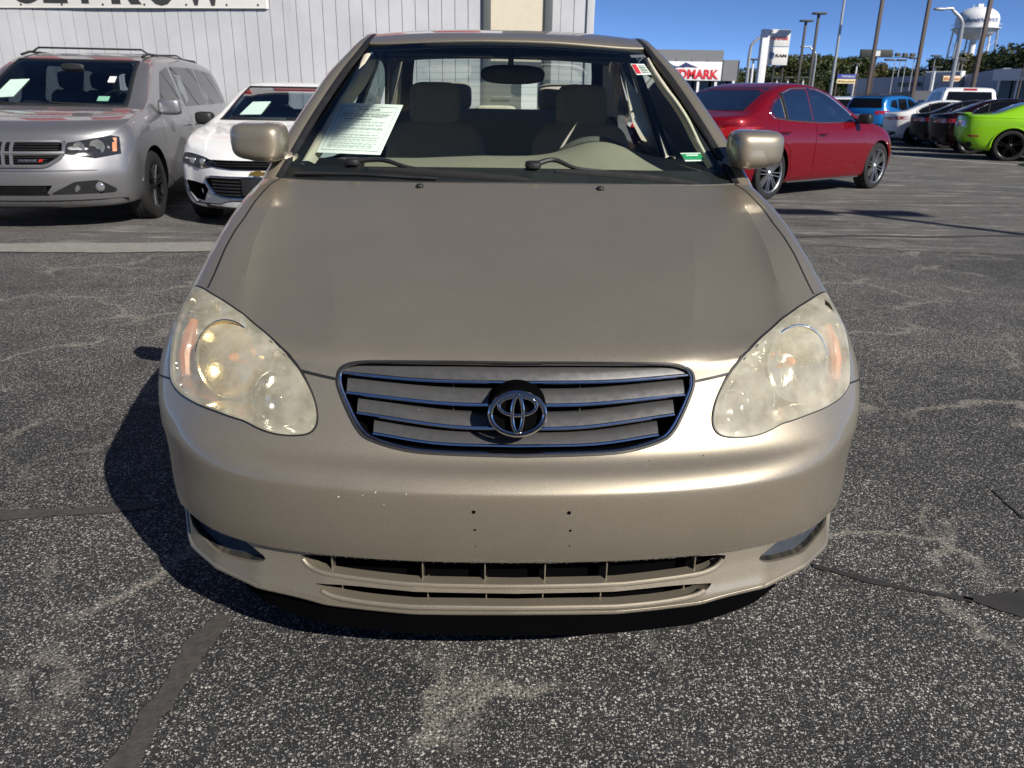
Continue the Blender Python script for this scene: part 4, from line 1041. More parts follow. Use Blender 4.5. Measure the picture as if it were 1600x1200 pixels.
def wheel(parent, c, sg, R, rr, style, rimmat, width=.21, steer=0.0):
    """wheel > tyre, rim: meshes are shared between alike wheels"""
    key = (round(R, 3), round(rr, 3), style, rimmat.name, sg)
    if key not in WHEELS:
        h = width/2; e = .018
        t = MB(); t.lathe([(rr, -h*.92), (rr+.02, -h), (R*.90, -h*1.03), (R*.97, -h*.92), (R, -h*.74), (R, -h*.2), (R*.994, -h*.17), (R, -h*.14), (R, h*.14), (R*.994, h*.17), (R, h*.2), (R, h*.74), (R*.97, h*.92), (R*.90, h*1.03), (rr+.02, h), (rr, h*.92)], 40, None, 'x', True)
        b = MB(); b.lathe([(0, h*.25*sg), (rr*.5, h*.2*sg), (rr*.97, h*.1*sg), (rr, h*.85*sg), (rr*.985, h*.93*sg), (rr*.99, -h*.9*sg)], 40, None, 'x')
        rm = MB(); rm.lathe([(rr*.955, h*.70*sg), (rr*.97, h*.92*sg), (rr*1.015, h*.98*sg), (rr*1.02, h*.86*sg)], 40, None, 'x')
        n, w0, w1 = style[1], style[2], style[3]
        for i in range(n):
            a0 = 2*math.pi*i/n
            arms = [(0, 1)] if style[0] == 'I' else ([(-1, .8), (1, .8)])
            for (dd, sc_) in arms:
                def pt(r, off, x): return (x*sg, r*math.cos(a0)-off*math.sin(a0), r*math.sin(a0)+off*math.cos(a0))
                s0 = dd*w0*.7*rr; s1 = dd*(w1*1.25+.03)*rr
                q = []
                for (r, cx_, hw_, x) in ((rr*.14, s0, w0*rr*.55*sc_, h*.74), (rr*.55, (s0+s1)/2, (w0+w1)*.27*rr*sc_, h*.80), (rr*.965, s1, w1*rr*.55*sc_, h*.88)):
                    q.append([pt(r, cx_-hw_, x-.006), pt(r, cx_-hw_*.55, x+.008), pt(r, cx_+hw_*.55, x+.008), pt(r, cx_+hw_, x-.006), pt(r, cx_+hw_, x-.035), pt(r, cx_-hw_, x-.035)])
                base = len(rm.v)
                for ring in q: rm.v += ring
                for k in range(2):
                    for j in range(6): rm.f.append((base+k*6+j, base+k*6+(j+1) % 6, base+(k+1)*6+(j+1) % 6, base+(k+1)*6+j))
        rm.lathe([(0, h*.92*sg), (rr*.10, h*.92*sg), (rr*.17, h*.80*sg), (rr*.19, h*.5*sg)], 20, None, 'x')
        for i in range(5):
            a = 2*math.pi*(i+.5)/5; rm.lathe([(0, h*.84*sg), (.010, h*.84*sg), (.011, h*.6*sg)], 8, Matrix.Translation((0, rr*.26*math.cos(a), rr*.26*math.sin(a))), 'x')
        def M_(m, nm):
            me = bpy.data.meshes.new(nm); me.from_pydata([tuple(map(float, v)) for v in m.v], [], m.f); me.update(); bm = bmesh.new(); bm.from_mesh(me); bmesh.ops.recalc_face_normals(bm, faces=bm.faces); bm.to_mesh(me); bm.free()
            me.polygons.foreach_set('use_smooth', [True]*len(me.polygons)); me.set_sharp_from_angle(angle=math.radians(35)); return me
        a, b_, c_ = M_(t, 'tyre'), M_(b, 'wheel'), M_(rm, 'rim'); a.materials.append(MT['rubber']); b_.materials.append(MT['dark']); c_.materials.append(rimmat)
        WHEELS[key] = (a, b_, c_)
    a, b_, c_ = WHEELS[key]
    w = bpy.data.objects.new('wheel', b_); COL.objects.link(w); w.parent = parent; w.location = c; w.rotation_euler = (random.uniform(0, 6), 0, 0) if not steer else (random.uniform(0, 6), 0, steer)
    for nm, me in (('tyre', a), ('rim', c_)):
        o = bpy.data.objects.new(nm, me); COL.objects.link(o); o.parent = w
    return w
def bvh_of(me):
    return BVHTree.FromPolygons([v.co.copy() for v in me.vertices], [tuple(p.vertices) for p in me.polygons])
def begin(sp, name, label, cat, loc, phi, group=None, cut_windows=True, paintm=None, extra=()):
    root = empty(name, (loc[0], loc[1], loc[2] if len(loc) > 2 else 0), math.radians(phi), label, cat, group)
    me = shell(sp); bv = bvh_of(me); W = sp['W']/2; cuts = []
    for (y, R, arch) in sp['wheels']:
        for s in (1, -1): cuts.append(cyl_cut(y, R+sp.get('lift', 0), arch, s*(W-.30), s*(W+.2), 1))
    if cut_windows:
        for pl in sp['side_cut']: cuts.append(prism_cut(rnd(pl, .07), -2, 2, lambda p, a: (a, p[0], p[1]), 2))
        for (pl, y0, y1) in sp['front_cut']: cuts.append(prism_cut(rnd(pl, .07), y0, y1, lambda p, a: (p[0], a, p[1]), 2))
    r = boolean(me, cuts+list(extra), [paintm, MT['dark'], MT['carpet']])
    b = bpy.data.objects.new('body', r); COL.objects.link(b); b.parent = root
    st = sp.get('rim', ('I', 10, .09, .09)); rm = sp.get('rimmat', MT['alloy'])
    for i, (y, R, arch) in enumerate(sp['wheels']):
        for s in (1, -1): wheel(root, (s*(W-.125), y, R), s, R, sp.get('rr', R*.70), st, rm, steer=(sp.get('steer', 0) if i == 0 else 0))
    return root, bv
def mirr(pl): return [(-x, z) for x, z in pl]
def side_mirror(root, x, y, z, mat, sg, w=.21, h=.15):
    mb = MB(); mb.blob((sg*(x+w*.5), y, z), (w*.5, .075, h*.5), .55, .5, n=20, m=12); m = mb.build('door_mirror', mat, root)
    mb = MB(); mb.tube([(sg*(x-.06), y+.03, z-h*.3), (sg*(x+.06), y, z-h*.38)], .025, 8, flat=.5); mb.build('mirror_stalk', MT['black_plastic'], m)
def handle(door, x, y, z, sg, mat):
    mb = MB(); mb.tube([(sg*x, y-.09, z), (sg*(x+.03), y-.06, z+.004), (sg*(x+.03), y+.06, z+.004), (sg*x, y+.09, z)], .013, 8, flat=.7); mb.build('door_handle', mat, door)
def cabin_seat(root, x, y, z, mat):
    mb = MB(); mb.blob((x, y, z), (.22, .08, .30), .5, .45, n=18, m=10); s = mb.build('seat', mat, root)
    mb = MB(); mb.blob((x, y+.04, z+.40), (.13, .05, .10), .5, .5, n=16, m=8); mb.build('headrest', mat, s)
def sheet(root, bv, poly, lines=True):
    """a price sheet behind the screen"""
    p = P_(bv, 'window_sheet', poly, 'F', MT['paper'], root, .004); return p
def text_mesh(s, bold=0.0, shear=0.0, spacing=1.0, depth=.01, res=4):
    cu = bpy.data.curves.new('t', 'FONT'); cu.body = s; cu.offset = bold; cu.shear = shear; cu.space_character = spacing; cu.extrude = depth/2; cu.resolution_u = res
    o = bpy.data.objects.new('t', cu); COL.objects.link(o); dg = bpy.context.evaluated_depsgraph_get(); dg.update()
    me = bpy.data.meshes.new_from_object(o.evaluated_get(dg)); bpy.data.objects.remove(o); bpy.data.curves.remove(cu)
    v = np.array([w.co[:] for w in me.vertices]); f = [tuple(p.vertices) for p in me.polygons]; bpy.data.meshes.remove(me); return v, f
def lettering(name, s, x0, x1, z0, z1, fn, mat, parent, bold=.0, shear=0.0, depth=.01, spacing=1.0):
    """text filling the box x0..x1, z0..z1 of a plane; fn maps (x, out, z) to the parent's frame"""
    v, f = text_mesh(s, bold, shear, spacing, depth); a = v.min(0); b = v.max(0)
    X = x0+(v[:, 0]-a[0])/(b[0]-a[0])*(x1-x0); Z = z0+(v[:, 1]-a[1])/(b[1]-a[1])*(z1-z0); D = v[:, 2]-a[2]
    return mk(name, [fn(x, d, z) for x, d, z in zip(X, D, Z)], f, mat, parent, smooth=False)

for (cy, cz) in WH:
    for sg in (1, -1): wheel(hero, (sg*.715, cy, .305), sg, .305, .195, ('I', 7, .13, .12), MT['alloy'], .19)
TINT = MT['glass_tint']
# ------- silver minivan
silver = paint('silver_paint', (.25, .25, .26), .70, .42, .08)
VAN = dict(L=5.15, W=1.98, top=[(0, .80), (.08, .90), (.35, .99), (.75, 1.06), (1.0, 1.10), (1.25, 1.21), (1.7, 1.45), (2.0, 1.585), (2.3, 1.655), (2.8, 1.68), (3.6, 1.675), (4.4, 1.645), (4.75, 1.56), (4.98, 1.32), (5.1, 1.08), (5.15, .98)],
    sh=[(0, .74), (.3, .90), (.9, 1.02), (1.6, 1.05), (3, 1.07), (4.8, 1.07), (5.15, .94)], hw=[(0, .80), (.25, .95), (.7, .99), (2, .99), (4.4, .98), (4.9, .94), (5.15, .82)],
    bot=[(0, .25), (.5, .20), (4.6, .22), (5.15, .36)], nose=[(.2, .10), (.35, .03), (.5, .0), (.62, .02), (.75, .06), (.9, .14), (1.7, .2)], tail=[(.3, .06), (.6, 0), (1, .03), (1.7, .1)], nplan=.26, tplan=.14, tum=.27,
    wheels=[(.98, .345, .40), (4.06, .345, .40)], rim=('Y', 6, .10, .10), rr=.225, rimmat=MT['black_alloy'],
    side_cut=[[(1.62, 1.10), (2.12, 1.47), (2.42, 1.53), (2.45, 1.12)], [(2.60, 1.12), (2.58, 1.535), (3.52, 1.545), (3.55, 1.13)], [(3.68, 1.13), (3.66, 1.54), (4.38, 1.51), (4.72, 1.20), (4.55, 1.14)]],
    front_cut=[([(-.70, 1.13), (.70, 1.13), (.60, 1.56), (-.60, 1.56)], .6, 4.2), ([(-.68, 1.12), (.68, 1.12), (.58, 1.50), (-.58, 1.50)], 4.0, 5.6)])
van, bv = begin(VAN, 'minivan', 'silver minivan with a black roof rack parked by the pale siding wall', 'minivan', (-4.63, 7.22, 0), 6.5, None, True, silver)
ws_ = [(-.735, 1.115), (.735, 1.115), (.63, 1.575), (-.63, 1.575)]
P_(bv, 'windscreen', ws_, 'F', glass('van_screen', (.34, .40, .44), 0, 1.2), van, .004)
outline(bv, 'screen_seal', ws_, 'F', MT['seal'], van, .014, .002, 0)
for d in ('R', 'L'):
    sg = 1 if d == 'R' else -1
    dr = []
    for i, (pl, nm) in enumerate((([(1.42, .42), (1.40, .95), (1.50, 1.06), (2.52, 1.08), (2.52, .42), (1.62, .30)], 'front_door'), ([(2.545, .42), (2.545, 1.08), (3.60, 1.09), (3.60, .80), (3.50, .30), (2.6, .30)], 'sliding_door'))):
        dr.append(P_(bv, nm, pl, d, silver, van, .004))
    for q, pl in enumerate(VAN['side_cut']):
        P_(bv, 'side_window', np.array(pl)+(np.array(pl)-np.mean(pl, 0))*.06, d, TINT, van, .003, 1)
    handle(dr[0], .992, 2.36, .90, sg, MT['chrome']); handle(dr[1], .995, 2.72, .90, sg, MT['chrome'])
    side_mirror(van, .93, 1.50, 1.115, silver, sg, .24, .17)
    mb = MB(); mb.tube([(sg*.64, 2.1, 1.63), (sg*.64, 2.3, 1.668), (sg*.64, 4.2, 1.665), (sg*.63, 4.4, 1.62)], .017, 8, flat=.8); mb.build('roof_rail', MT['black_plastic'], van)
    mb = MB(); mb.tube([(sg*.96, 1.0+.42*math.cos(a), .345+.42*math.sin(a)) for a in np.linspace(.15, 2.95, 24)], .018, 8); mb.build('arch_lip', silver, van)
for y in (2.35, 3.7):
    mb = MB(); mb.tube([(-.63, y, 1.67), (-.56, y, 1.715), (.56, y, 1.715), (.63, y, 1.67)], .015, 8, flat=.7); mb.build('roof_bar', MT['black_plastic'], van)
hl_ = [(.46, .71), (.50, .80), (.86, .865), (.93, .85), (.935, .70), (.72, .665)]
for s in (1, -1):
    pl = hl_ if s > 0 else mirr(hl_)
    h = P_(bv, 'headlight', pl, 12*s, MT['smoke'], van, .006, 0, g=.06)
    for (t_, z, r) in ((.60, .765, .045), (.745, .765, .062)):
        D, A = dirs(12*s); hit = bv.ray_cast(A*(t_*s)+Vector((0, 0, z))-D*5, D)[0]
        mb = MB(); mb.lathe([(0, .0), (r*.6, -.004), (r, -.014), (r*1.06, -.010), (r*1.08, 0)], 20, Matrix.Translation(hit-D*.006) @ D.to_track_quat('Z', 'Y').to_matrix().to_4x4()); mb.build('lamp_lens', MT['lampglass'], h)
    P_(bv, 'marker_lamp', [(t_*s, z) for t_, z in ((.865, .72), (.90, .72), (.905, .84), (.87, .84))], 12*s, MT['orange'], h, .009, g=.05)
    fr = [(.30, .345), (.52, .46), (.70, .47), (.82, .38), (.80, .345)]
    fg = P_(bv, 'fog_lamp_recess', fr if s > 0 else mirr(fr), 'F', MT['black_plastic'], van, .003, 1)
    hit = bv.ray_cast(Vector((s*.70, -5, .405)), Vector((0, 1, 0)))[0]; mb = MB(); mb.blob(hit+Vector((0, -.012, 0)), (.045, .02, .045), 1); mb.build('fog_lamp', MT['lampglass'], fg)
gp_ = [(-.46, .69), (-.46, .815), (.46, .815), (.46, .69), (.32, .60), (-.32, .60)]
gk = P_(bv, 'grille', gp_, 'F', MT['dark'], van, .006, 0, g=.05)
outline(bv, 'grille_frame', gp_, 'F', silver, gk, .016, .008, 1)
for nm, pts, r in (('cross_bar', [(-.47, .715), (.47, .715)], .020), ('cross_bar', [(-.035, .61), (-.035, .81)], .016), ('cross_bar', [(.035, .61), (.035, .81)], .016)):
    outline(bv, nm, pts, 'F', MT['chrome'] if False else silver, gk, r, .012, 0, False)
for z in np.arange(.615, .81, .022):
    w_ = .42 if z > .68 else .33; outline(bv, 'mesh_wire', [(-w_, z), (w_, z)], 'F', MT['black_plastic'], gk, .004, .006, 0, False)
hitf = lambda x, d, z: tuple((bv.ray_cast(Vector((x, -5, z)), Vector((0, 1, 0)))[0] or Vector((x, 0, z)))+Vector((0, -.014-d, 0)))
lettering('badge', 'DODGE', .10, .25, .645, .662, hitf, MT['alloy'], gk, .02, 0, .004)
mb = MB(); mb.add([hitf(x, 0, z) for x, z in ((.262, .642), (.272, .642), (.286, .664), (.276, .664))], [(0, 1, 2, 3)]); mb.add([hitf(x, 0, z) for x, z in ((.278, .642), (.288, .642), (.302, .664), (.292, .664))], [(0, 1, 2, 3)]); mb.build('badge_stripes', pm('badge_red', (.6, .02, .02), .4), gk, kind='stuff')
lo = P_(bv, 'lower_grille', [(-.62, .34), (-.60, .43), (.34, .43), (.28, .36), (.30, .34)], 'F', MT['dark'], van, .004)
for z in np.arange(.352, .43, .02): outline(bv, 'mesh_wire', [(-.6, z), (.29, z)], 'F', MT['black_plastic'], lo, .0035, .006, 0, False)
P_(bv, 'front_valance', [(-.86, .215), (-.88, .29), (.88, .29), (.86, .215)], 'F', MT['black_plastic'], van, .005)
outline(bv, 'bumper_groove', [(-.7, .565), (.7, .565)], 'F', silver, van, .008, .002, 0, False)
for x in (-.42, -.27): 
    c_ = bv.ray_cast(Vector((x, -5, .52)), Vector((0, 1, 0)))[0]; mb = MB(); mb.blob(c_, (.010, .006, .010), 1, n=10, m=6); mb.build('plate_bolt', MT['dark'], van)
for x in (-.38, .38):
    cabin_seat(van, x, 2.55, .98, MT['carpet']); cabin_seat(van, x*1.1, 3.6, .98, MT['carpet'])
mb = MB(); W_ = Matrix.Translation((.40, 1.95, 1.10)) @ Matrix.Rotation(math.radians(-60), 4, 'X'); mb.tube([W_ @ Vector((.19*math.cos(a), .19*math.sin(a), 0)) for a in np.linspace(0, 6.2832, 33)[:-1]], .016, 8, closed=True); mb.build('steering_wheel', MT['carpet'], van)
mb = MB(); mb.blob((0, 1.78, 1.50), (.12, .02, .04), .6); mb.build('rear_view_mirror', MT['black_plastic'], van)
wipm = MT['black_plastic']
for x0, x1 in ((-.62, -.02), (.02, .60)): outline(bv, 'wiper', [(x0, 1.14), (x1, 1.12)], 'F', wipm, van, .012, .02, 0, False)

def car_sheet(root, bv, name, label, cat, poly, mat, d=.012):
    bpy.context.view_layer.update(); M = root.matrix_basis; v, f = patch(bv, poly, 'F', d, g=.06, rim=.0015); return tag(mk(name, [M @ Vector(p) for p in v], f, mat, None), label, cat)
MT['mint'] = pm('mint_sheet', (.50, .66, .58), .7)
car_sheet(van, bv, 'window_form', 'pale green form sheet in the left lower corner of the silver minivan windscreen', 'paper', [(-.60, 1.17), (-.40, 1.185), (-.35, 1.36), (-.54, 1.35)], MT['mint'])
car_sheet(van, bv, 'price_sticker', 'small white sticker high on the right of the silver minivan windscreen', 'sticker', [(.44, 1.34), (.51, 1.34), (.505, 1.40), (.435, 1.40)], MT['paper'])
car_sheet(van, bv, 'inspection_sticker', 'small green label low on the right of the silver minivan windscreen', 'sticker', [(.43, 1.155), (.54, 1.155), (.535, 1.20), (.425, 1.20)], pm('label_green', (.20, .45, .33), .6))
# ------- white sedan facing the camera
white = paint('white_car_paint', (.80, .80, .79), .0, .4, .02)
MAL = dict(L=4.93, W=1.85, top=[(0, .64), (.06, .69), (.4, .80), (.9, .88), (1.25, .93), (1.5, 1.02), (1.9, 1.19), (2.25, 1.305), (2.6, 1.335), (3.0, 1.33), (3.5, 1.27), (4.0, 1.12), (4.4, 1.0), (4.8, .98), (4.93, .93)],
    sh=[(0, .60), (.3, .72), (1.2, .86), (2.5, .90), (4, .95), (4.93, .88)], hw=[(0, .72), (.25, .86), (.7, .92), (2, .925), (4.2, .915), (4.7, .87), (4.93, .74)],
    bot=[(0, .21), (.5, .17), (4.4, .19), (4.93, .32)], nose=[(.15, .10), (.3, .02), (.42, 0), (.55, .0), (.62, .03), (.75, .12), (1.5, .2)], tail=[(.3, .06), (.7, 0), (1.4, .1)], nplan=.34, tplan=.2, tum=.42,
    wheels=[(.95, .33, .375), (3.78, .33, .375)], side_cut=[[(1.75, .92), (2.2, 1.17), (2.5, 1.245), (2.75, 1.255), (2.75, .93)], [(2.86, .93), (2.86, 1.255), (3.2, 1.22), (3.6, 1.09), (3.75, .99)]],
    front_cut=[([(-.64, .97), (.64, .97), (.53, 1.25), (-.53, 1.25)], .7, 3.0), ([(-.6, 1.02), (.6, 1.02), (.5, 1.24), (-.5, 1.24)], 2.9, 5.2)])
mal, bv = begin(MAL, 'sedan', 'white sedan with dark upper grille parked between the silver minivan and the gold car', 'car', (-2.44, 7.50, 0), 3.0, None, True, white)
MAL_BV = bv; ws_ = [(-.70, .945), (.70, .945), (.575, 1.27), (-.575, 1.27)]
P_(bv, 'windscreen', ws_, 'F', glass('dark_screen', (.35, .42, .46), 0, 1.5), mal, .004)
outline(bv, 'screen_seal', ws_, 'F', MT['seal'], mal, .014, .002, 0)
for d in ('R', 'L'):
    for pl in MAL['side_cut']: P_(bv, 'side_window', np.array(pl)+(np.array(pl)-np.mean(pl, 0))*.06, d, TINT, mal, .003, 1)
    sg = 1 if d == 'R' else -1; side_mirror(mal, .86, 1.62, .95, MT['black_plastic'], sg, .20, .13)
    P_(bv, 'front_door', [(1.38, .30), (1.36, .80), (1.6, .88), (2.79, .90), (2.79, .26), (1.5, .26)], d, white, mal, .004)
ug = P_(bv, 'upper_grille', [(-.50, .575), (-.56, .625), (.56, .625), (.50, .575), (.25, .55), (-.25, .55)], 'F', MT['dark'], mal, .007, g=.035, step=.03)
outline(bv, 'grille_trim', [(-.50, .575), (-.25, .552), (.25, .552), (.50, .575)], 'F', MT['chrome'], ug, .004, .006, 0, False)
for z in (.585, .605): outline(bv, 'slat', [(-.5, z), (.5, z)], 'F', MT['seal'], ug, .004, .009, 0, False)
gl = [(-.56, .46), (-.50, .485), (.50, .485), (.56, .46), (.44, .31), (.34, .295), (-.34, .295), (-.44, .31)]
lg = P_(bv, 'lower_grille', gl, 'F', MT['dark'], mal, .006, g=.05); outline(bv, 'grille_trim', gl, 'F', MT['chrome'], lg, .011, .007, 1)
for z in (.325, .355, .385, .415, .445): outline(bv, 'slat', [(-.47, z), (.47, z)], 'F', MT['black_plastic'], lg, .010, .008, 0, False)
c_ = bv.ray_cast(Vector((0, -5, .40)), Vector((0, 1, 0)))[0]; mb = MB(); mb.box(c_+Vector((0, -.02, 0)), (.32, .02, .15), b=.006); mb.build('plate_holder', MT['black_plastic'], lg)
def bow(x, d, z): return tuple((bv.ray_cast(Vector((x, -5, z)), Vector((0, 1, 0)))[0] or Vector((x, 0, z)))+Vector((0, -.006-d, 0)))
mb = MB(); mb.prism([(-.085, .512), (-.06, .54), (-.025, .54), (-.025, .55), (.035, .55), (.035, .54), (.085, .54), (.06, .512), (.025, .512), (.025, .503), (-.035, .503), (-.035, .512)], .0, .012, lambda x, z, d: bow(x, d, z)); mb.build('badge', MT['gold_badge'], mal)
hl_ = [(.40, .60), (.47, .565), (.68, .545), (.93, .585), (.95, .665), (.86, .675), (.60, .645)]
for s in (1, -1):
    h = P_(bv, 'headlight', hl_ if s > 0 else mirr(hl_), 16*s, MT['smoke'], mal, .006, 1, g=.05)
    for t_ in (.60, .76):
        D, A = dirs(16*s); hit = bv.ray_cast(A*(t_*s)+Vector((0, 0, .605))-D*5, D)[0]; mb = MB(); mb.blob(hit-D*.004, (.035, .02, .03), .8, n=16, m=8); mb.build('lamp_lens', MT['lampglass'], h)
    fo_ = [(.56, .36), (.60, .41), (.88, .43), (.86, .33), (.78, .26), (.66, .25)]
    f_ = P_(bv, 'fog_recess', fo_ if s > 0 else mirr(fo_), 14*s, MT['dark'], mal, .004); outline(bv, 'recess_trim', [(t_*s, z) for t_, z in ((.90, .44), (.88, .33), (.80, .22))], 14*s, MT['chrome'], f_, .011, .006, 1, False)
P_(bv, 'front_valance', [(-.80, .185), (-.74, .225), (-.42, .24), (-.30, .275), (.30, .275), (.42, .24), (.74, .225), (.80, .185)], 'F', MT['black_plastic'], mal, .005)
for sx_ in (-.3, .3): outline(bv, 'hood_crease', [(sx_*1.9, .70), (sx_*2.1, .86)], 'F', white, mal, .014, -.004, 0, False)
for x in (-.36, .36): cabin_seat(mal, x, 2.55, .78, MT['carpet'])
for x0, x1 in ((-.60, -.05), (.0, .58)): outline(bv, 'wiper', [(x0, .965), (x1, .95)], 'F', wipm, mal, .010, .02, 0, False)

mal.scale = (1, 1, 1.05); car_sheet(mal, MAL_BV, 'window_form', 'pale green form sheet in the lower left corner of the white sedan windscreen', 'paper', [(-.52, .985), (-.29, .99), (-.24, 1.115), (-.44, 1.11)], MT['mint']); van.scale = (1, 1, 1.0)
# ------- red sedan seen from its right side
red = paint('red_paint', (.17, .002, .008), .25, .38, .12, .8, 0, .12)
SED = dict(L=4.66, W=1.80, top=[(0, .64), (.08, .71), (.4, .82), (.9, .92), (1.28, .98), (1.6, 1.11), (2.0, 1.295), (2.4, 1.40), (2.75, 1.43), (3.1, 1.42), (3.5, 1.34), (3.85, 1.20), (4.15, 1.075), (4.4, 1.03), (4.6, 1.0), (4.66, .97)],
    sh=[(0, .60), (.25, .71), (.8, .83), (1.4, .90), (2.6, .93), (3.6, .965), (4.3, .985), (4.66, .92)], hw=[(0, .70), (.2, .82), (.6, .885), (1.5, .90), (3.2, .90), (3.9, .895), (4.4, .84), (4.66, .72)],
    bot=[(0, .22), (.5, .17), (4.1, .18), (4.66, .36)], nose=[(.15, .12), (.3, .03), (.42, 0), (.55, .02), (.66, .07), (.9, .2)], tail=[(.3, .08), (.6, .01), (.9, 0), (1.0, .02), (1.4, .2)], nplan=.36, tplan=.26, tum=.44,
    wheels=[(.93, .328, .368), (3.655, .328, .368)], rim=('Y', 8, .085, .06), rr=.238, steer=.0,
    side_cut=[[(1.66, .965), (1.95, 1.14), (2.25, 1.28), (2.5, 1.335), (2.64, 1.343), (2.68, .955)], [(2.78, .955), (2.76, 1.343), (3.1, 1.335), (3.34, 1.28), (3.36, .985)], [(3.42, .99), (3.41, 1.25), (3.62, 1.15), (3.70, 1.07), (3.62, 1.01)]],
    front_cut=[([(-.62, 1.03), (.62, 1.03), (.50, 1.33), (-.50, 1.33)], .7, 3.0), ([(-.56, 1.10), (.56, 1.10), (.48, 1.33), (-.48, 1.33)], 2.8, 5.0)])
def sedan_parts(root, bv, sp, pmat, glassm, trim, detail=True):
    full = [(1.60, .95), (1.90, 1.13), (2.22, 1.285), (2.5, 1.355), (2.72, 1.368), (3.1, 1.358), (3.40, 1.285), (3.64, 1.165), (3.76, 1.06), (3.68, .995), (3.3, .968), (2.6, .94)]
    for d in ('R', 'L'):
        sg = 1 if d == 'R' else -1
        for pl in sp['side_cut']: P_(bv, 'side_window', np.array(pl)+(np.array(pl)-np.mean(pl, 0))*.05, d, glassm, root, .003, 1)
        outline(bv, 'window_trim', full, d, trim, root, .009, .004, 1)
        for pts in ([(2.73, .945), (2.70, 1.36)], [(3.39, .975), (3.375, 1.30)]): outline(bv, 'pillar_trim', pts, d, trim if pts[0][0] < 3 else MT['seal'], root, .022, .003, 0, False)
        if detail:
            fd = P_(bv, 'front_door', [(1.40, .26), (1.36, .60), (1.45, .88), (1.60, .935), (2.715, .925), (2.72, .26)], d, pmat, root, .004)
            rd = P_(bv, 'rear_door', [(2.745, .26), (2.74, .925), (3.62, .965), (3.60, .80), (3.32, .62), (3.20, .26)], d, pmat, root, .004)
            handle(fd, .905, 2.56, .80, sg, pmat); handle(rd, .905, 3.46, .83, sg, pmat)
            outline(bv, 'sill_trim', [(1.36, .20), (3.22, .20)], d, MT['silver_plastic'], root, .014, .004, 0, False)
        side_mirror(root, .86, 1.62, .99, MT['black_plastic'] if pmat is red else pmat, sg, .20, .135)
    P_(bv, 'windscreen', [(-.68, 1.0), (.68, 1.0), (.54, 1.36), (-.54, 1.36)], 'F', glassm, root, .004)
    P_(bv, 'rear_window', [(-.62, 1.075), (.62, 1.075), (.52, 1.36), (-.52, 1.36)], 'B', MT['glass_dark'] if not detail else glass('rear_tint', (.14, .16, .17), 0, .5), root, .004)
    for s in (1, -1):
        tl_ = [(.36, .80), (.40, .86), (.86, .90), (.92, .88), (.86, .80), (.70, .78)]
        t_ = P_(bv, 'tail_light', tl_ if s > 0 else mirr(tl_), 180-26*s if False else 'B', MT['red_lamp'], root, .005, 1, g=.06)
        P_(bv, 'tail_light', [(4.24, .80), (4.26, .89), (4.44, .90), (4.5, .82), (4.4, .79)], 'R' if s > 0 else 'L', MT['red_lamp'], root, .005, 1, g=.05)
        P_(bv, 'headlight', [(.10, .60), (.14, .68), (.50, .75), (.46, .68)], 'R' if s > 0 else 'L', MT['lampglass'], root, .005, 1, g=.05)
        outline(bv, 'exhaust', [(s*.5-.05, .26), (s*.5+.05, .26)], 'B', MT['steel'], root, .03, .01, 0, False)
    P_(bv, 'rear_valance', [(-.78, .24), (-.80, .42), (.80, .42), (.78, .24)], 'B', MT['black_plastic'], root, .004)
    P_(bv, 'front_grille', [(-.45, .36), (-.52, .58), (.52, .58), (.45, .36)], 'F', MT['dark'], root, .004, 1)
redcar, bv = begin(SED, 'sedan', 'red sedan seen side on behind the gold car, nose to the right', 'car', (6.20, 13.33, 0), 128, None, True, red)
RS = np.array([5.635, 12.704, 0])
sedan_parts(redcar, bv, SED, red, glass('red_car_glass', (.30, .36, .38), 0, .55), MT['chrome'])
for x in (-.36, .36): cabin_seat(redcar, x, 2.62, .80, MT['carpet']); cabin_seat(redcar, x, 3.45, .80, MT['carpet'])
# put its front right wheel where it stands in the photograph
a = math.radians(128); wl = np.array([-(.78), .93]); off = np.array([math.cos(a)*wl[0]-math.sin(a)*wl[1], math.sin(a)*wl[0]+math.cos(a)*wl[1]])
redcar.scale = (1.02, 1.02, 1.07)
redcar.location = (RS[0]-off[0], RS[1]-off[1], 0)
# ================================================================== the siding wall on the left, its door and banner
WY = 13.5
sid = pm('siding_paint', (.60, .61, .63), .75, var=.06, vscale=5, bump=.6, bscale=55)
m_, t = newmat('siding'); tc = t.new('TexCoord'); v = tc.outputs['Object']; mp = t.new('Mapping', i_Vector=v); mp.inputs['Scale'].default_value = (1, 1, .12)
gr_n = t.noise(mp.outputs[0], 60, 5, .65); bl_n = t.noise(v, 1.1, 4, .6); st_n = t.noise(mp.outputs[0], 4, 4, .6)
c = t.mix(t.maprange(bl_n, .35, .7), (.43, .44, .46, 1), (.50, .51, .525, 1)); c = t.mix(t.maprange(st_n, .55, .8, 0, .35), c, (.30, .30, .30, 1)); c = t.mix(t.maprange(gr_n, .55, .8, 0, .25), c, (.28, .29, .31, 1))
p = t.new('BsdfPrincipled', i_Base_Color=c, i_Roughness=.65); b = t.new('Bump', i_Strength=.35, i_Distance=.002, i_Height=gr_n); t.link(b.outputs[0], p.inputs['Normal']); t.out(p.outputs[0]); sid = m_
groove = pm('groove', (.13, .13, .14), .9)
wall = MB(); wall.box((-9.0, WY+3.05, 2.6), (20.4, 6, 5.2)); wall.box((-9.0, WY+3.05, 5.23), (20.7, 6.3, .06))
wall = wall.build('building', groove, None, smooth=False)
tag(wall, 'pale grey building clad in vertical siding boards, behind the silver minivan and gold car', 'building')
DX0, DX1 = -.50, .485
x = 1.20-.105; i = 0
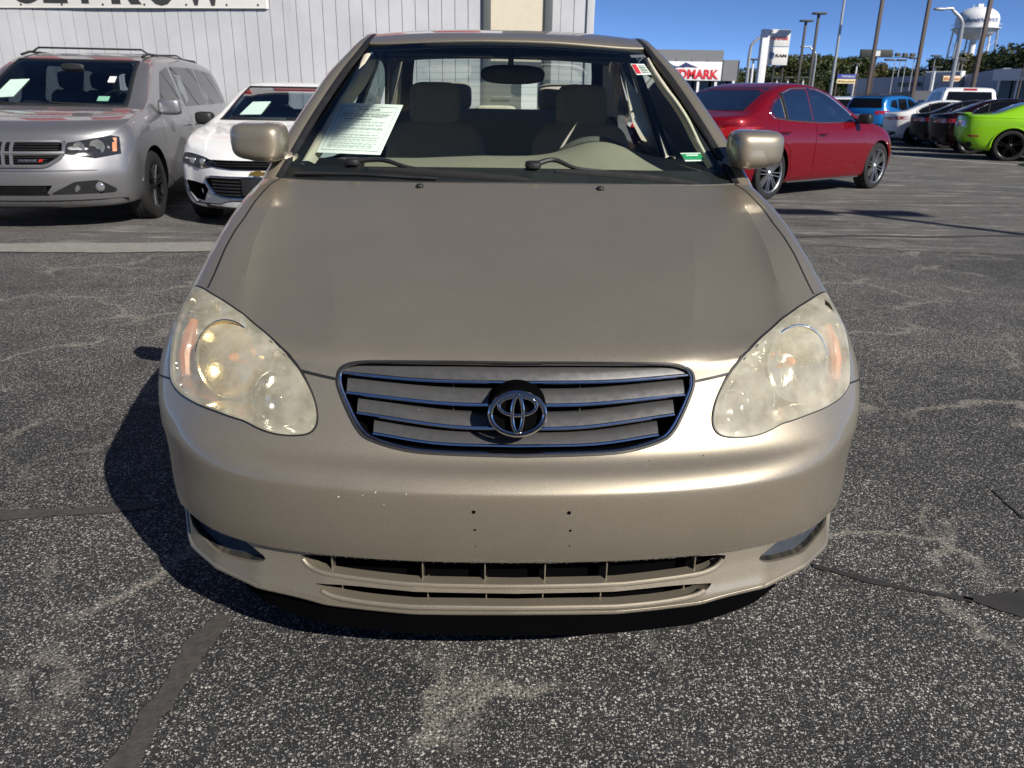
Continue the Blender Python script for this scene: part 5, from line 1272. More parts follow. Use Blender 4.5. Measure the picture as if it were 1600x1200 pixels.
while x > -16.5:
    x0 = x-.2105; w = .2010
    if not (x0 < DX1+.02 and x > DX0-.02):
        mb = MB(); mb.box(((x+x0)/2, WY+.02+random.uniform(0, .004), 2.6), (w, .03, 5.2)); mb.build('siding_board', sid, wall, smooth=False)
    elif x > DX1+.02 or x0 < DX0-.02:
        a, b_ = (DX1+.06, x-.002) if x > DX1+.02 else (x0+.002, DX0-.06)
        if b_-a > .02: mb = MB(); mb.box(((a+b_)/2, WY+.02, 2.6), (b_-a, .03, 5.2)); mb.build('siding_board', sid, wall)
    x = x0
mb = MB(); mb.box((1.15, WY-.005, 2.6), (.115, .05, 5.2), b=.004); mb.build('corner_trim', sid, wall)
dfr = pm('door_frame_grey', (.075, .085, .085), .6); bei = pm('beige_panel', (.60, .54, .42), .7)
mb = MB()
for xx in (DX0+.005, DX1-.005): mb.box((xx, WY-.01, 1.6), (.12, .10, 3.2), b=.005)
mb.box(((DX0+DX1)/2, WY-.01, 3.26), (DX1-DX0+.12, .10, .12), b=.005); mb.box(((DX0+DX1)/2, WY-.008, 1.78), (DX1-DX0-.11, .08, .07)); mb.box(((DX0+DX1)/2, WY-.008, .06), (DX1-DX0-.11, .08, .12))
dr_ = mb.build('door_frame', dfr, wall)
mb = MB(); mb.box(((DX0+DX1)/2, WY+.0, 2.51), (DX1-DX0-.12, .03, 1.38)); mb.build('door_panel', bei, dr_)
mb = MB(); mb.box(((DX0+DX1)/2, WY+.005, .93), (DX1-DX0-.12, .02, 1.62)); mb.build('door_glass', pm('door_glass', (.10, .115, .115), .06, spec=.8), dr_)
mb = MB(); mb.tube([(DX0+.10, WY-.07, 1.28), (DX0+.42, WY-.07, 1.28)], .016, 8); mb.build('push_bar', MT['steel'], dr_)
mb = MB(); mb.box((.20, WY-.012, .95), (.26, .012, 1.5)); mb.build('door_blind', MT['paper'], dr_)
# banner
vin = pm('banner_vinyl', (.58, .57, .53), .45, var=.06, vscale=3, bump=.4, bscale=6)
bx0, bx1 = -9.3, float(at_d(414, 15, 13.4)[0]); bz0, bz1 = 2.44, 3.60
def ban(x, d, z):
    return (x, WY-.03-d-.012*math.sin(x*1.7)-.010*math.sin(z*5+x), z+.0125*(x-bx1))
mb = MB(); mb.grid(lambda a, b: ban(bx0+(bx1-bx0)*a, 0, bz0+.09+(bz1-bz0-.09)*b), 60, 8)
banner = mb.build('banner', vin, None, 60); tag(banner, 'white vinyl banner with black capital letters hung on the siding wall', 'banner')
mb = MB(); mb.tube([ban(bx0+(bx1-bx0)*k/40, .004, bz0+.10) for k in range(41)], .008, 6); mb.build('hem_rope', vin, banner)
mb = MB(); mb.grid(lambda a, b: tuple(np.array(ban(bx1, 0, bz0+.09+(bz1-bz0-.09)*b))+np.array([.0+.035*a, .03*a, .0])), 3, 8); mb.build('folded_edge', vin, banner)
for px in (-36, 30, 95, 160, 225, 290, 353, 402):
    q = at_d(px, 19.5, 13.4); mb = MB(); mb.lathe([(.0, 0), (.011, -.001), (.014, -.004), (.017, 0)], 10, Matrix.Translation(ban(q[0], .004, bz0+.145)), 'y'); mb.build('grommet', MT['ink'], banner)
zb = float(at_d(180, 10, 13.4)[2])+.02
for ch, p0, p1 in (('G', 9, 56), ('E', 64, 103), ('T', 111, 150), ('R', 172, 219), ('O', 226, 274), ('W', 283, 351)):
    a = at_d(p0, 5, 13.4)[0]; b_ = at_d(p1, 5, 13.4)[0]; o_ = .014 if ch in 'GO' else 0
    lettering('letter', ch, a, b_, zb+.02-o_, zb+.67+o_, lambda x, d, z: ban(x, .004+d*.3, z-.0125*(x-bx1)+0.0125*0), MT['ink'], banner, .055, 0, .004)

# added white building, unseen behind the camera, put in to be mirrored by the cars
shop = MB(); shop.box((-3, -15.2, 2.4), (26, 8, 4.8)); shop = shop.build('reflection_building', pm('reflection_white', (.74, .72, .68), .7), None, smooth=False)
tag(shop, 'added white building with red panels, unseen behind the camera, there for reflections', 'building')
rd = pm('panel_red', (.50, .03, .03), .5)
for k in range(9):
    mb = MB(); mb.box((-11+2.1*k, -11.16, 3.3), (1.25, .08, 1.5), b=.03); mb.build('sign_panel', rd, shop)
mb = MB(); mb.box((-3, -11.15, .95), (25, .06, 1.7)); mb.build('reflection_window', MT['glass_dark'], shop)

ws2 = MB(); ws2.box((-6.0, WY-.05, 4.45), (11.5, .10, 1.35), b=.01); ws2 = ws2.build('wall_sign', MT['white'], None); tag(ws2, 'white sign board with large red panels high on the siding wall', 'sign')
for k in range(8): mb = MB(); mb.box((-11.0+1.42*k, WY-.12, 4.45), (.85, .05, .95), b=.02); mb.build('sign_panel', rd, ws2)
# ------- sheets and stickers on the gold car's screen
pap = pm('form_paper', (.88, .90, .86), .8, var=.02)
def on_glass(u, v_, off=-.006): return on_ws(u, v_, off)
Q = [on_glass(494, 238), on_glass(594, 242), on_glass(630, 164), on_glass(533, 160)]
def quad_pt(Q, a, b, d=0.0):
    p = (Q[0]*(1-a)+Q[1]*a)*(1-b)+(Q[3]*(1-a)+Q[2]*a)*b
    n = np.cross(Q[1]-Q[0], Q[3]-Q[0]); n /= np.linalg.norm(n); return p+n*d
def to_world(p): return X0+HM @ np.array(p)
def sticker(name, label, cat, Q, mat):
    mb = MB(); mb.grid(lambda a, b: to_world(quad_pt(Q, a, b)), 6, 6); mb.grid(lambda a, b: to_world(quad_pt(Q, 1-a, b, -.0006)), 6, 6); o = mb.build(name, mat, None); return tag(o, label, cat)
sh_ = sticker('window_form', 'white printed form sheet inside the gold car windscreen, lower left corner', 'paper', Q, pap)
def bar(mb, a0, a1, b0, b1, d=.0012): mb.add([to_world(quad_pt(Q, a, b, d)) for a, b in ((a0, b0), (a1, b0), (a1, b1), (a0, b1))], [(0, 1, 2, 3)])
fm = lambda x, d, z: to_world(quad_pt(Q, x, z, .0012+d))
ink2 = pm('form_ink', (.10, .12, .12), .7); ink3 = pm('form_ink_light', (.42, .46, .44), .7)
for txt, x0, x1, z0, z1 in (('BUYERS GUIDE', .34, .68, .855, .885), ('AS IS - NO DEALER WARRANTY', .15, .85, .715, .74), ('DEALER WARRANTY', .18, .62, .655, .68)):
    lettering('print', txt, x0, x1, z0, z1, fm, ink2, sh_, .02, 0, .0002)
mb = MB()
for (a0, a1, b0, b1) in ((.06, .94, .925, .930), (.06, .94, .055, .060), (.06, .064, .06, .925), (.936, .94, .06, .925), (.10, .90, .825, .830), (.10, .90, .76, .765), (.12, .14, .715, .735), (.12, .14, .655, .675)): bar(mb, a0, a1, b0, b1)
mb.build('print_border', ink2, sh_, kind='stuff')
mb = MB(); r_ = random.Random(5)
for b0 in (.79, .77, .62, .60, .555, .535, .49, .475, .46, .41, .36, .345, .31, .295, .265, .25, .22, .19, .175, .145, .13, .105):
    x = .12
    while x < .84:
        w = r_.uniform(.03, .10); bar(mb, x, min(.87, x+w), b0, b0+.007); x += w+.018
    
mb.build('print_lines', ink3, sh_, kind='stuff')
Q2 = [on_glass(995, 117), on_glass(1018, 116.5), on_glass(1006, 100), on_glass(985, 99.5)]
st_ = sticker('price_sticker', 'small white sticker with a red block, upper right corner of the gold car windscreen', 'sticker', Q2, MT['paper'])
mb = MB(); mb.add([to_world(quad_pt(Q2, a, b, .0012)) for a, b in ((.04, .1), (.36, .1), (.36, .92), (.04, .92))], [(0, 1, 2, 3)]); mb.build('red_block', pm('sticker_red', (.65, .03, .05), .6), st_)
mb = MB()
for k in range(5): mb.add([to_world(quad_pt(Q2, a, b, .0012)) for a, b in ((.45, .16+.15*k), (.92, .16+.15*k), (.92, .23+.15*k), (.45, .23+.15*k))], [(0, 1, 2, 3)])
mb.build('print_lines', ink2, st_, kind='stuff')
Q3 = [on_glass(1071, 252), on_glass(1101, 251.5), on_glass(1094, 238.5), on_glass(1063, 239)]
st_ = sticker('inspection_sticker', 'green and white label, lower right corner of the gold car windscreen', 'sticker', Q3, MT['paper'])
mb = MB(); mb.add([to_world(quad_pt(Q3, a, b, .0012)) for a, b in ((.01, .15), (.99, .15), (.99, .85), (.01, .85))], [(0, 1, 2, 3)]); mb.build('green_block', pm('sticker_green', (.02, .28, .12), .6), st_)
mb = MB(); mb.add([to_world(quad_pt(Q3, a, b, .002)) for a, b in ((.2, .58), (.8, .58), (.8, .72), (.2, .72))], [(0, 1, 2, 3)]); mb.build('print_lines', MT['paper'], st_, kind='stuff')
Q4 = [on_glass(987, 90), on_glass(1010, 89.5), on_glass(1006, 85.5), on_glass(984, 86)]
sticker('clear_label', 'thin pale strip label at the top right of the gold car windscreen', 'sticker', Q4, MT['lampglass'])
# ================================================================== the right-hand lot: parked row, poles, signs, buildings, tower, trees
def seat_car(root, phi, wheel_world, wl):
    a = math.radians(phi); root.location = (wheel_world[0]-(math.cos(a)*wl[0]-math.sin(a)*wl[1]), wheel_world[1]-(math.sin(a)*wl[0]+math.cos(a)*wl[1]), 0)
lime = paint('lime_paint', (.25, .56, .012), .1, .4, .05, .8, 0, .15)
CHA = dict(L=5.02, W=1.92, top=[(0, .74), (.1, .82), (.6, .93), (1.3, 1.0), (1.75, 1.03), (2.1, 1.15), (2.5, 1.33), (2.85, 1.43), (3.2, 1.445), (3.6, 1.38), (4.0, 1.24), (4.3, 1.12), (4.55, 1.085), (4.9, 1.08), (5.02, 1.04)],
    sh=[(0, .70), (.3, .80), (1.3, .93), (2.8, .94), (3.5, .97), (4.1, 1.03), (4.9, 1.03), (5.02, .96)], hw=[(0, .82), (.2, .91), (.7, .955), (2.2, .94), (3.6, .96), (4.5, .95), (4.85, .90), (5.02, .82)],
    bot=[(0, .22), (.5, .17), (4.4, .22), (5.02, .40)], nose=[(.2, .1), (.4, 0), (.7, .0), (1.1, .1)], tail=[(.35, .16), (.55, .03), (.75, 0), (.95, .02), (1.1, .08), (1.5, .2)], nplan=.18, tplan=.12, tum=.40,
    wheels=[(.93, .365, .415), (3.88, .365, .415)], rim=('Y', 5, .07, .08), rr=.275, rimmat=MT['black_alloy'], side_cut=[], front_cut=[])
lc, bv = begin(CHA, 'coupe', 'bright lime green coupe parked at the right edge of the row', 'car', (0, 0, 0), 69, None, False, lime)
seat_car(lc, 69, ground(1571, 252), (-.83, 3.88))
for d in ('R', 'L'):
    s = 1 if d == 'R' else -1
    P_(bv, 'side_window', [(2.05, .985), (2.45, 1.20), (2.8, 1.33), (3.2, 1.345), (3.6, 1.27), (3.72, 1.12), (3.5, 1.05), (2.9, .99)], d, MT['glass_dark'], lc, .004, 1)
    P_(bv, 'door', [(1.75, .32), (1.72, .85), (1.95, .95), (3.10, .975), (3.15, .36), (2.9, .26), (1.9, .26)], d, lime, lc, .004)
    P_(bv, 'side_marker', [(4.60, .56), (4.60, .60), (4.83, .60), (4.83, .56)], d, MT['red_lamp'], lc, .004)
    outline(bv, 'body_crease', [(.8, .80), (2.2, .77), (3.3, .82)], d, lime, lc, .012, -.003, 1, False); outline(bv, 'body_crease', [(3.1, .93), (3.6, 1.0), (4.2, 1.015), (4.8, 1.01)], d, lime, lc, .014, -.004, 1, False)
    side_mirror(lc, .90, 1.95, 1.0, lime, s)
    mb = MB(); mb.tube([(s*.945, 3.88+.43*math.cos(a), .365+.43*math.sin(a)) for a in np.linspace(-.1, 3.24, 24)], .022, 8); mb.build('arch_lip', lime, lc)
P_(bv, 'tail_light', [(-.78, .80), (-.78, .93), (.78, .93), (.78, .80)], 'B', MT['red_lamp'], lc, .004, 1); P_(bv, 'rear_window', [(-.6, 1.12), (.6, 1.12), (.5, 1.38), (-.5, 1.38)], 'B', MT['glass_dark'], lc, .004)
P_(bv, 'rear_valance', [(-.84, .30), (-.86, .44), (.86, .44), (.84, .30)], 'B', MT['black_plastic'], lc, .004); P_(bv, 'windscreen', [(-.62, 1.08), (.62, 1.08), (.52, 1.38), (-.52, 1.38)], 'F', MT['glass_dark'], lc, .004)
mb = MB(); mb.box((0, 4.90, 1.105), (1.55, .16, .03), b=.012); mb.build('spoiler', lime, lc)
SED2 = dict(SED); SED2['side_cut'] = SED['side_cut']; SED2['rimmat'] = MT['black_alloy']; SED2['rim'] = ('Y', 5, .07, .09)
def row_sedan(label, pmat, wpos, phi, sc=1.0, trim=MT['chrome'], name='sedan'):
    r, b = begin(SED2, name, label, 'car', (0, 0, 0), phi, None, False, pmat); sedan_parts(r, b, SED2, pmat, MT['glass_dark'], trim, True)
    r.scale = (sc, sc, sc); seat_car(r, phi, wpos, (-.775*sc, 3.655*sc)); return r
blk = paint('black_car_paint', (.003, .003, .0035), .0, .5, .05, .5, 0, .08); mar = paint('maroon_paint', (.010, .002, .004), .0, .5, .1, .5, 0, .08)
row_sedan('black-maroon sedan in the row, directly beside the lime green coupe', mar, ground(1512, 241), 69, 1.04)
row_sedan('black sedan in the row, between the white and the maroon sedan', blk, ground(1474, 232.5), 69, 1.02)
row_sedan('white sedan at the far end of the row, beside the blue SUV', white, ground(1427, 227), 70, 1.02)
nb = row_sedan('dark car cut off by the right picture edge, overlapping the lime coupe', blk, (0, 0), 250, 1.0)
q = ground(1586, 258); nb.location = (q[0]+.55, q[1]-.75, 0)
blue = paint('blue_paint', (.01, .16, .48), .3, .28, .08)
SUV = dict(L=4.40, W=1.82, top=[(0, .80), (.08, .90), (.4, 1.0), (1.0, 1.08), (1.3, 1.15), (1.7, 1.42), (2.0, 1.56), (2.4, 1.62), (3.2, 1.62), (3.9, 1.57), (4.15, 1.45), (4.32, 1.15), (4.40, 1.0)], sh=[(0, .76), (.3, .90), (1, 1.0), (2.5, 1.04), (3.6, 1.10), (4.2, 1.10), (4.4, .95)],
    hw=[(0, .75), (.2, .86), (.6, .91), (3.6, .91), (4.1, .87), (4.4, .74)], bot=[(0, .28), (.5, .23), (4.0, .26), (4.40, .42)], nose=[(.25, .08), (.5, 0), (.75, .03), (.9, .1), (1.6, .2)], tail=[(.4, .05), (.65, 0), (1, .03), (1.6, .12)], nplan=.26, tplan=.16, tum=.30,
    wheels=[(.88, .35, .40), (3.52, .35, .40)], rim=('Y', 5, .1, .1), rr=.235, side_cut=[], front_cut=[])
def suv(label, pmat, roofm, loc, phi, sc=1.0, name='suv'):
    r, b = begin(SUV, name, label, 'car', loc, phi, None, False, pmat); r.scale = (sc, sc, sc)
    for d in ('R', 'L'):
        s = 1 if d == 'R' else -1
        for pl in ([(1.62, 1.10), (2.0, 1.42), (2.3, 1.50), (2.46, 1.50), (2.46, 1.09)], [(2.54, 1.09), (2.54, 1.50), (3.2, 1.49), (3.22, 1.12)], [(3.30, 1.14), (3.30, 1.47), (3.7, 1.42), (3.82, 1.22)]): P_(b, 'side_window', pl, d, MT['glass_dark'], r, .004, 1)
        P_(b, 'front_door', [(1.40, .36), (1.38, 1.0), (1.55, 1.07), (2.50, 1.07), (2.50, .36)], d, pmat, r, .004); P_(b, 'rear_door', [(2.53, .36), (2.53, 1.07), (3.25, 1.10), (3.2, .80), (3.05, .36)], d, pmat, r, .004)
        P_(b, 'sill_cladding', [(1.32, .27), (1.32, .34), (3.08, .34), (3.08, .27)], d, MT['black_plastic'], r, .006)
        side_mirror(r, .87, 1.60, 1.12, pmat, s)
        tl = [(.52, .93), (.50, 1.05), (.86, 1.07), (.88, .97)]; P_(b, 'tail_light', tl if s > 0 else mirr(tl), 'B', MT['red_lamp'], r, .006, 1)
        P_(b, 'tail_light', [(3.98, .95), (3.98, 1.06), (4.28, 1.06), (4.28, .95)], d, MT['red_lamp'], r, .006, 1)
        mb = MB(); mb.tube([(s*.60, 2.0, 1.60), (s*.60, 2.2, 1.655), (s*.59, 3.6, 1.655), (s*.58, 3.8, 1.60)], .016, 6); mb.build('roof_rail', MT['black_plastic'], r)
    P_(b, 'rear_window', [(-.68, 1.16), (.68, 1.16), (.56, 1.50), (-.56, 1.50)], 'B', MT['glass_dark'], r, .004, 1); P_(b, 'windscreen', [(-.70, 1.13), (.70, 1.13), (.58, 1.53), (-.58, 1.53)], 'F', MT['glass_dark'], r, .004)
    P_(b, 'rear_cladding', [(-.80, .40), (-.84, .60), (.84, .60), (.80, .40)], 'B', MT['black_plastic'], r, .006); P_(b, 'number_plate', [(-.26, .82), (-.26, .94), (.26, .94), (.26, .82)], 'B', MT['paper'], r, .008)
    if roofm:
        def rf(a, bq):
            x = (a*2-1)*.62; y = 2.0+1.95*bq; h = b.ray_cast(Vector((x, y, 5)), Vector((0, 0, -1)))[0]; return (x, y, (h.z if h else 1.55)+.006)
        mb = MB(); mb.grid(rf, 10, 10); mb.build('roof', roofm, r)
    return r
q = at_d(1356, 180, 31.0); suv('bright blue SUV with a black roof, tail towards the camera, behind the white sedan', blue, MT['black_alloy'], (q[0]+3.0, q[1]+2.3, 0), 128, 1.0)
q = at_d(1318, 165, 35.0); suv('white SUV seen from behind, left of the blue SUV', white, None, (q[0]+1.5, q[1]+3.6, 0), 158, .98)
q = at_d(1284, 172, 37.0); suv('dark red SUV half hidden between the red sedan and the blue SUV', mar, None, (q[0]+2.6, q[1]+2.2, 0), 142, .97)
# pickup
PK = dict(L=5.9, W=2.0, top=[(0, 1.0), (.1, 1.08), (.6, 1.18), (1.4, 1.22), (1.7, 1.32), (2.1, 1.68), (2.4, 1.86), (2.8, 1.92), (4.05, 1.91), (4.25, 1.88), (4.34, 1.80), (4.42, 1.36), (4.5, 1.32), (5.8, 1.32), (5.9, 1.28)], sh=[(0, .95), (.4, 1.1), (1.5, 1.18), (4.3, 1.25), (4.45, 1.315), (5.9, 1.27)],
    hw=[(0, .88), (.3, .97), (1, 1.0), (5.7, 1.0), (5.9, .95)], bot=[(0, .40), (.6, .36), (5.3, .42), (5.9, .60)], nose=[(.3, .05), (.8, 0), (1.9, .05)], tail=[(.3, .05), (1, 0), (1.9, .0)], nplan=.12, tplan=.04, tum=.20, wheels=[(1.0, .40, .46), (4.7, .40, .46)], rr=.25, side_cut=[], front_cut=[])
pk, bv = begin(PK, 'pickup_truck', 'white pickup truck with a dark rear cab window, behind the row of dark sedans', 'pickup truck', (0, 0, 0), 166, None, False, white)
P_(bv, 'rear_cab_window', [(-.76, 1.42), (-.70, 1.76), (.70, 1.76), (.76, 1.42)], 'B', MT['glass_dark'], pk, .006, 1, g=.1); P_(bv, 'brake_light', [(-.22, 1.80), (-.22, 1.86), (.22, 1.86), (.22, 1.80)], 'B', MT['red_lamp'], pk, .01)
for d in ('R', 'L'):
    for pl in ([(2.2, 1.36), (2.5, 1.72), (3.15, 1.78), (3.15, 1.36)], [(3.25, 1.36), (3.25, 1.78), (4.0, 1.76), (4.12, 1.38)]): P_(bv, 'side_window', pl, d, MT['glass_dark'], pk, .005, 1)
    side_mirror(pk, .96, 2.2, 1.35, white, 1 if d == 'R' else -1, .26, .26); P_(bv, 'tail_light', [(5.66, .90), (5.66, 1.25), (5.84, 1.25), (5.84, .90)], d, MT['red_lamp'], pk, .006)
P_(bv, 'windscreen', [(-.8, 1.38), (.8, 1.38), (.68, 1.82), (-.68, 1.82)], 'F', MT['glass_dark'], pk, .005)
q = at_d(1513, 160, 29.5); a_ = math.radians(166); pk.location = (q[0]+4.38*math.sin(a_)*1.0, q[1]-4.38*math.cos(a_), 0)

# far rows: copies of a sedan and an SUV too small to show parts
def plain(sp, name, pmat):
    me = shell(sp, 40, 1); bv = bvh_of(me); cuts = [cyl_cut(y, R, a, s*.55, s*1.2, 1, 16) for (y, R, a) in sp['wheels'] for s in (1, -1)]
    r = boolean(me, cuts, [pmat, MT['dark'], MT['dark']]); mbs = MB()
    for d in ('R', 'L'):
        for pl in ([(1.65, .97), (2.2, 1.25), (2.6, 1.33), (3.1, 1.32), (3.6, 1.12), (2.6, .98)],) if sp is SED else ([(1.65, 1.10), (2.1, 1.46), (3.7, 1.43), (3.8, 1.15)],): v, f = patch(bv, pl, d, .006, g=.3); mbs.add(v, f)
    z0, z1 = (1.06, 1.34) if sp is SED else (1.16, 1.5)
    for d in ('F', 'B'): v, f = patch(bv, [(-.62, z0), (.62, z0), (.52, z1), (-.52, z1)], d, .006, g=.3); mbs.add(v, f)
    w = MB()
    for (y, R, a) in sp['wheels']:
        for s in (1, -1): w.lathe([(0, -.1), (R, -.1), (R, .1), (0, .1)], 16, Matrix.Translation((s*.78, y, R)), 'x')
    return r, mbs, w
far_cols = {'silver': silver, 'white': white, 'black': blk, 'grey': paint('grey_paint', (.10, .10, .11), .5), 'blue': paint('navy_paint', (.02, .04, .12), .4), 'red': red}
protos = {}
for key, sp in (('sedan', SED), ('suv', SUV)):
    r, g_, w_ = plain(sp, key, white); gm = mk('t', g_.v, g_.f, MT['glass_dark']); wm_ = mk('t', w_.v, w_.f, MT['rubber'])
    protos[key] = (r, gm.data, wm_.data); bpy.data.objects.remove(gm); bpy.data.objects.remove(wm_)
def far_car(key, colname, px, d, phi, label, sc=1.0):
    q = at_d(px, 150, d); root = empty('parked_car', (q[0], q[1], 0), math.radians(phi), label, 'car', 'cars in the far rows of the lot'); root.scale = (sc, sc, sc)
    r, g_, w_ = protos[key]; k = key+colname
    if k not in protos:
        c = r.copy(); c.materials[0] = far_cols[colname]; protos[k] = c
    for nm, me in (('body', protos[k]), ('glazing', g_), ('wheel_set', w_)):
        o = bpy.data.objects.new(nm, me); COL.objects.link(o); o.parent = root
        if nm == 'wheel_set' or nm == 'glazing': o['kind'] = 'stuff'
for i, (key, c, px, d, phi, lab) in enumerate([
    ('suv', 'black', 1262, 44, 150, 'black SUV beyond the red sedan roof, left end of the far row'), ('sedan', 'silver', 1283, 52, 120, 'silver sedan in the far row, left of the small blue and yellow sign'),
    ('suv', 'white', 1330, 58, 100, 'white SUV in the far row under the blue and yellow sign'), ('suv', 'grey', 1358, 52, 30, 'grey SUV in the far row at the foot of the first brown pole'),
    ('suv', 'black', 1380, 50, 160, 'black SUV behind the blue SUV in the far row'), ('sedan', 'white', 1398, 56, 95, 'white sedan roof showing behind the blue SUV'), ('suv', 'grey', 1412, 48, 20, 'dark grey SUV in front of the long tyre shop'),
    ('suv', 'black', 1432, 46, 200, 'black SUV at the foot of the second brown pole'), ('suv', 'blue', 1447, 50, 30, 'navy SUV beside the white pickup'), ('sedan', 'white', 1560, 44, 100, 'white sedan right of the pickup under the used car showroom'),
    ('suv', 'black', 1588, 46, 60, 'black SUV under the showroom canopy'), ('suv', 'grey', 1615, 40, 90, 'grey SUV at the right edge of the far row'), ('sedan', 'grey', 1224, 60, 90, 'grey sedan low beyond the red sedan roof beside the pylon sign'),
    ('sedan', 'white', 1305, 66, 80, 'white sedan in front of the small white shed')]): far_car(key, c, px, d, phi, lab)

# stall lines on the right
lw = pm('stall_line', (.60, .59, .56), .8, var=.25, vscale=6)
for i, (p0, p1) in enumerate((((1388, 219), (1432, 226)), ((1390, 229), (1475, 231)), ((1392, 236), (1520, 241)), ((1395, 244), (1600, 259)), ((1450, 214), (1640, 218)))):
    a = ground(*p0); b_ = ground(*p1); strip('stall_line', [a, b_], .11, .006, .010, lw, 20+i, .2)

# ------- poles
brown = pm('brown_pole', (.085, .062, .052), .6); galv = pm('galvanised', (.38, .39, .40), .45, .5); wht = pm('white_metal', (.70, .71, .72), .5); dkp = pm('dark_pole', (.05, .045, .042), .6)
def pole(label, u, v_, d, h, w, mat, kind='square', heads=2, group=None, cat='light pole'):
    q = at_d(u, v_, d); root = empty('light_pole', (q[0], q[1], 0), 0, label, cat, group)
    mb = MB()
    if kind == 'square': mb.box((0, 0, h/2), (w, w, h), b=w*.1)
    else: mb.tube([(0, 0, 0), (0, 0, h*.5), (0, 0, h)], [w*.6, w*.5, w*.35], 10)
    mb.build('pole', mat, root)
    mb = MB(); mb.box((0, 0, .3), (w*3, w*3, .6), b=.03); mb.build('footing', conc, root)
    mb = MB()
    if heads == 1: mb.box((0, -.1, h+.05), (.9, .5, .12), b=.03)
    elif heads == 2:
        for s in (-1, 1): mb.box((s*.55, 0, h+.02), (.75, .42, .16), b=.03)
        mb.box((0, 0, h), (.9, .08, .06))
    elif heads == 4:
        mb.box((0, 0, h-.1), (2.6, .08, .06))
        for s in (-1.2, -.4, .4, 1.2): mb.box((s, 0, h+.16), (.5, .4, .34), b=.04)
    mb.build('lamp_head', dkp, root, kind='stuff'); return root
pole('thick brown square light pole left of the billboard post, nearest the tyre shop sign', 1356, 140, 45, 9.5, .17, brown)
pole('thick brown square light pole behind the white sedan, middle of the three brown ones', 1427, 140, 45, 9.5, .17, brown)
pole('thick brown square light pole in front of the water tower', 1519, 140, 40, 9.5, .17, brown)
pole('slim pale grey light pole right of the pylon sign', 1297, 150, 45, 9.0, .15, galv, 'round')
pole('dark pole with a flat lamp, nearest the pylon sign', 1245, 140, 62, 6.9, .16, dkp, 'square', 1)
pole('taller dark pole with a flat lamp, second from the pylon sign', 1263, 140, 58, 7.0, .16, dkp, 'square', 1)
for i, (u, top, d, lab) in enumerate(((1391, 94, 75, 'thin floodlight pole right of the billboard'), (1408, 90, 75, 'thin floodlight pole, middle of the three by the tyre shop'), (1420, 92, 75, 'thin floodlight pole beside the second brown pole'), (1452, 88, 80, 'thin pole in front of the trees left of the curved street light'), (1490, 92, 85, 'thin pole left of the orange sign board'), (1496, 95, 80, 'thin pole in front of the orange sign board'), (1592, 72, 55, 'thin brown pole at the right edge by the used car showroom'))):
    h = float(at_d(u, top, d)[2]); pole(lab, u, 140, d, h, .10, brown if i == 6 else galv, 'round', 1 if i else 2)
for i, (u, top, d, lab) in enumerate(((1172, 94, 66, 'short white lamp post beside the grey dealership building'), (1212, 122, 80, 'low lamp post just right of the pylon sign'), (1229, 122, 80, 'low lamp post left of the dark poles'), (1253, 122, 80, 'low white lamp post between the two dark poles'), (1333, 100, 90, 'low lamp post above the blue and yellow sign'), (1455, 106, 70, 'low white lamp post in front of the white wall section'))):
    h = float(at_d(u, top, d)[2]); pole(lab, u, 140, d, h, .22, wht, 'round', 1)
pp = pole('twin headed floodlight bar above the tyre shop roof', 1399, 140, 90, float(at_d(1399, 88, 90)[2]), .12, galv, 'round', 4)
def street_light(label, u, v0, d, ztop, arm, w=.14):
    q = at_d(u, v0, d); root = empty('street_light', (q[0], q[1], 0), 0, label, 'street light', None)
    s = 1 if arm > 0 else -1; c = catmull([(0, 0, 0), (0, 0, ztop*.5), (0, 0, ztop-1.3), (s*.12, 0, ztop-.6), (s*.7, 0, ztop-.1), (arm*.6, 0, ztop+.02), (arm, 0, ztop)], 6)
    mb = MB(); mb.tube(c, list(np.linspace(w, w*.4, len(c))), 8); mb.build('pole', galv, root)
    mb = MB(); mb.blob((arm+s*.2, 0, ztop-.02), (.38, .16, .08), .7); mb.build('lamp_head', galv, root)
street_light('curved arm street light behind the pylon sign', 1165, 140, 60, float(at_d(1172, 54, 60)[2]), 1.3)
street_light('curved arm street light in front of the water tower', 1484, 140, 50, float(at_d(1490, 14, 50)[2]), -1.3)
street_light('distant curved arm street light by the second dark pole', 1268, 140, 85, float(at_d(1270, 73, 85)[2]), -1.2, .12)

g_ = ground(1322, 333); hP = 8.5; b_ = np.array(g_)+np.array([SUN.x, SUN.y, 0])/SUN.z*hP
root = pole('brown pole with twin lamps right of the camera, casting the long thin shadow', 800, 140, 5, hP, .13, brown); root.location = (b_[0], b_[1], 0)
# ------- landmark building, pylon, billboard, small sign
q0 = at_d(1156, 94, 75); zt = float(q0[2]); bxr = float(q0[0])
lm = MB(); lm.box((bxr-9, 75+8, zt*.82), (18, 16, zt*.36)); lm = lm.build('dealer_building', pm('grey_cladding', (.16, .165, .17), .6, var=.08), None, smooth=False); tag(lm, 'grey dealership building with a white red-lettered sign and mountain logo', 'building')
mb = MB(); mb.box((bxr-9, 75+8.5, zt*.32), (17.4, 15, zt*.64)); mb.build('glass_front', MT['glass_dark'], lm)
for k in range(12): mb = MB(); mb.box((bxr-.02-1.42*k, 74.96, zt*.82), (.05, .06, zt*.36)); mb.build('cladding_rib', pm('rib', (.10, .10, .105), .6) if k == 0 else bpy.data.materials['rib'], lm)
for k in range(6): mb = MB(); mb.box((bxr-.4-1.6*k, 74.9, zt*.32), (.22, .2, zt*.64)); mb.build('column', wht, lm)
mb = MB(); mb.box((bxr-5.5, 80, zt+.45), (9, 6, .9)); mb.box((bxr-3.0, 78, zt+.2), (1.0, 1, .9)); mb.build('roof_unit', bpy.data.materials['grey_cladding'], lm)
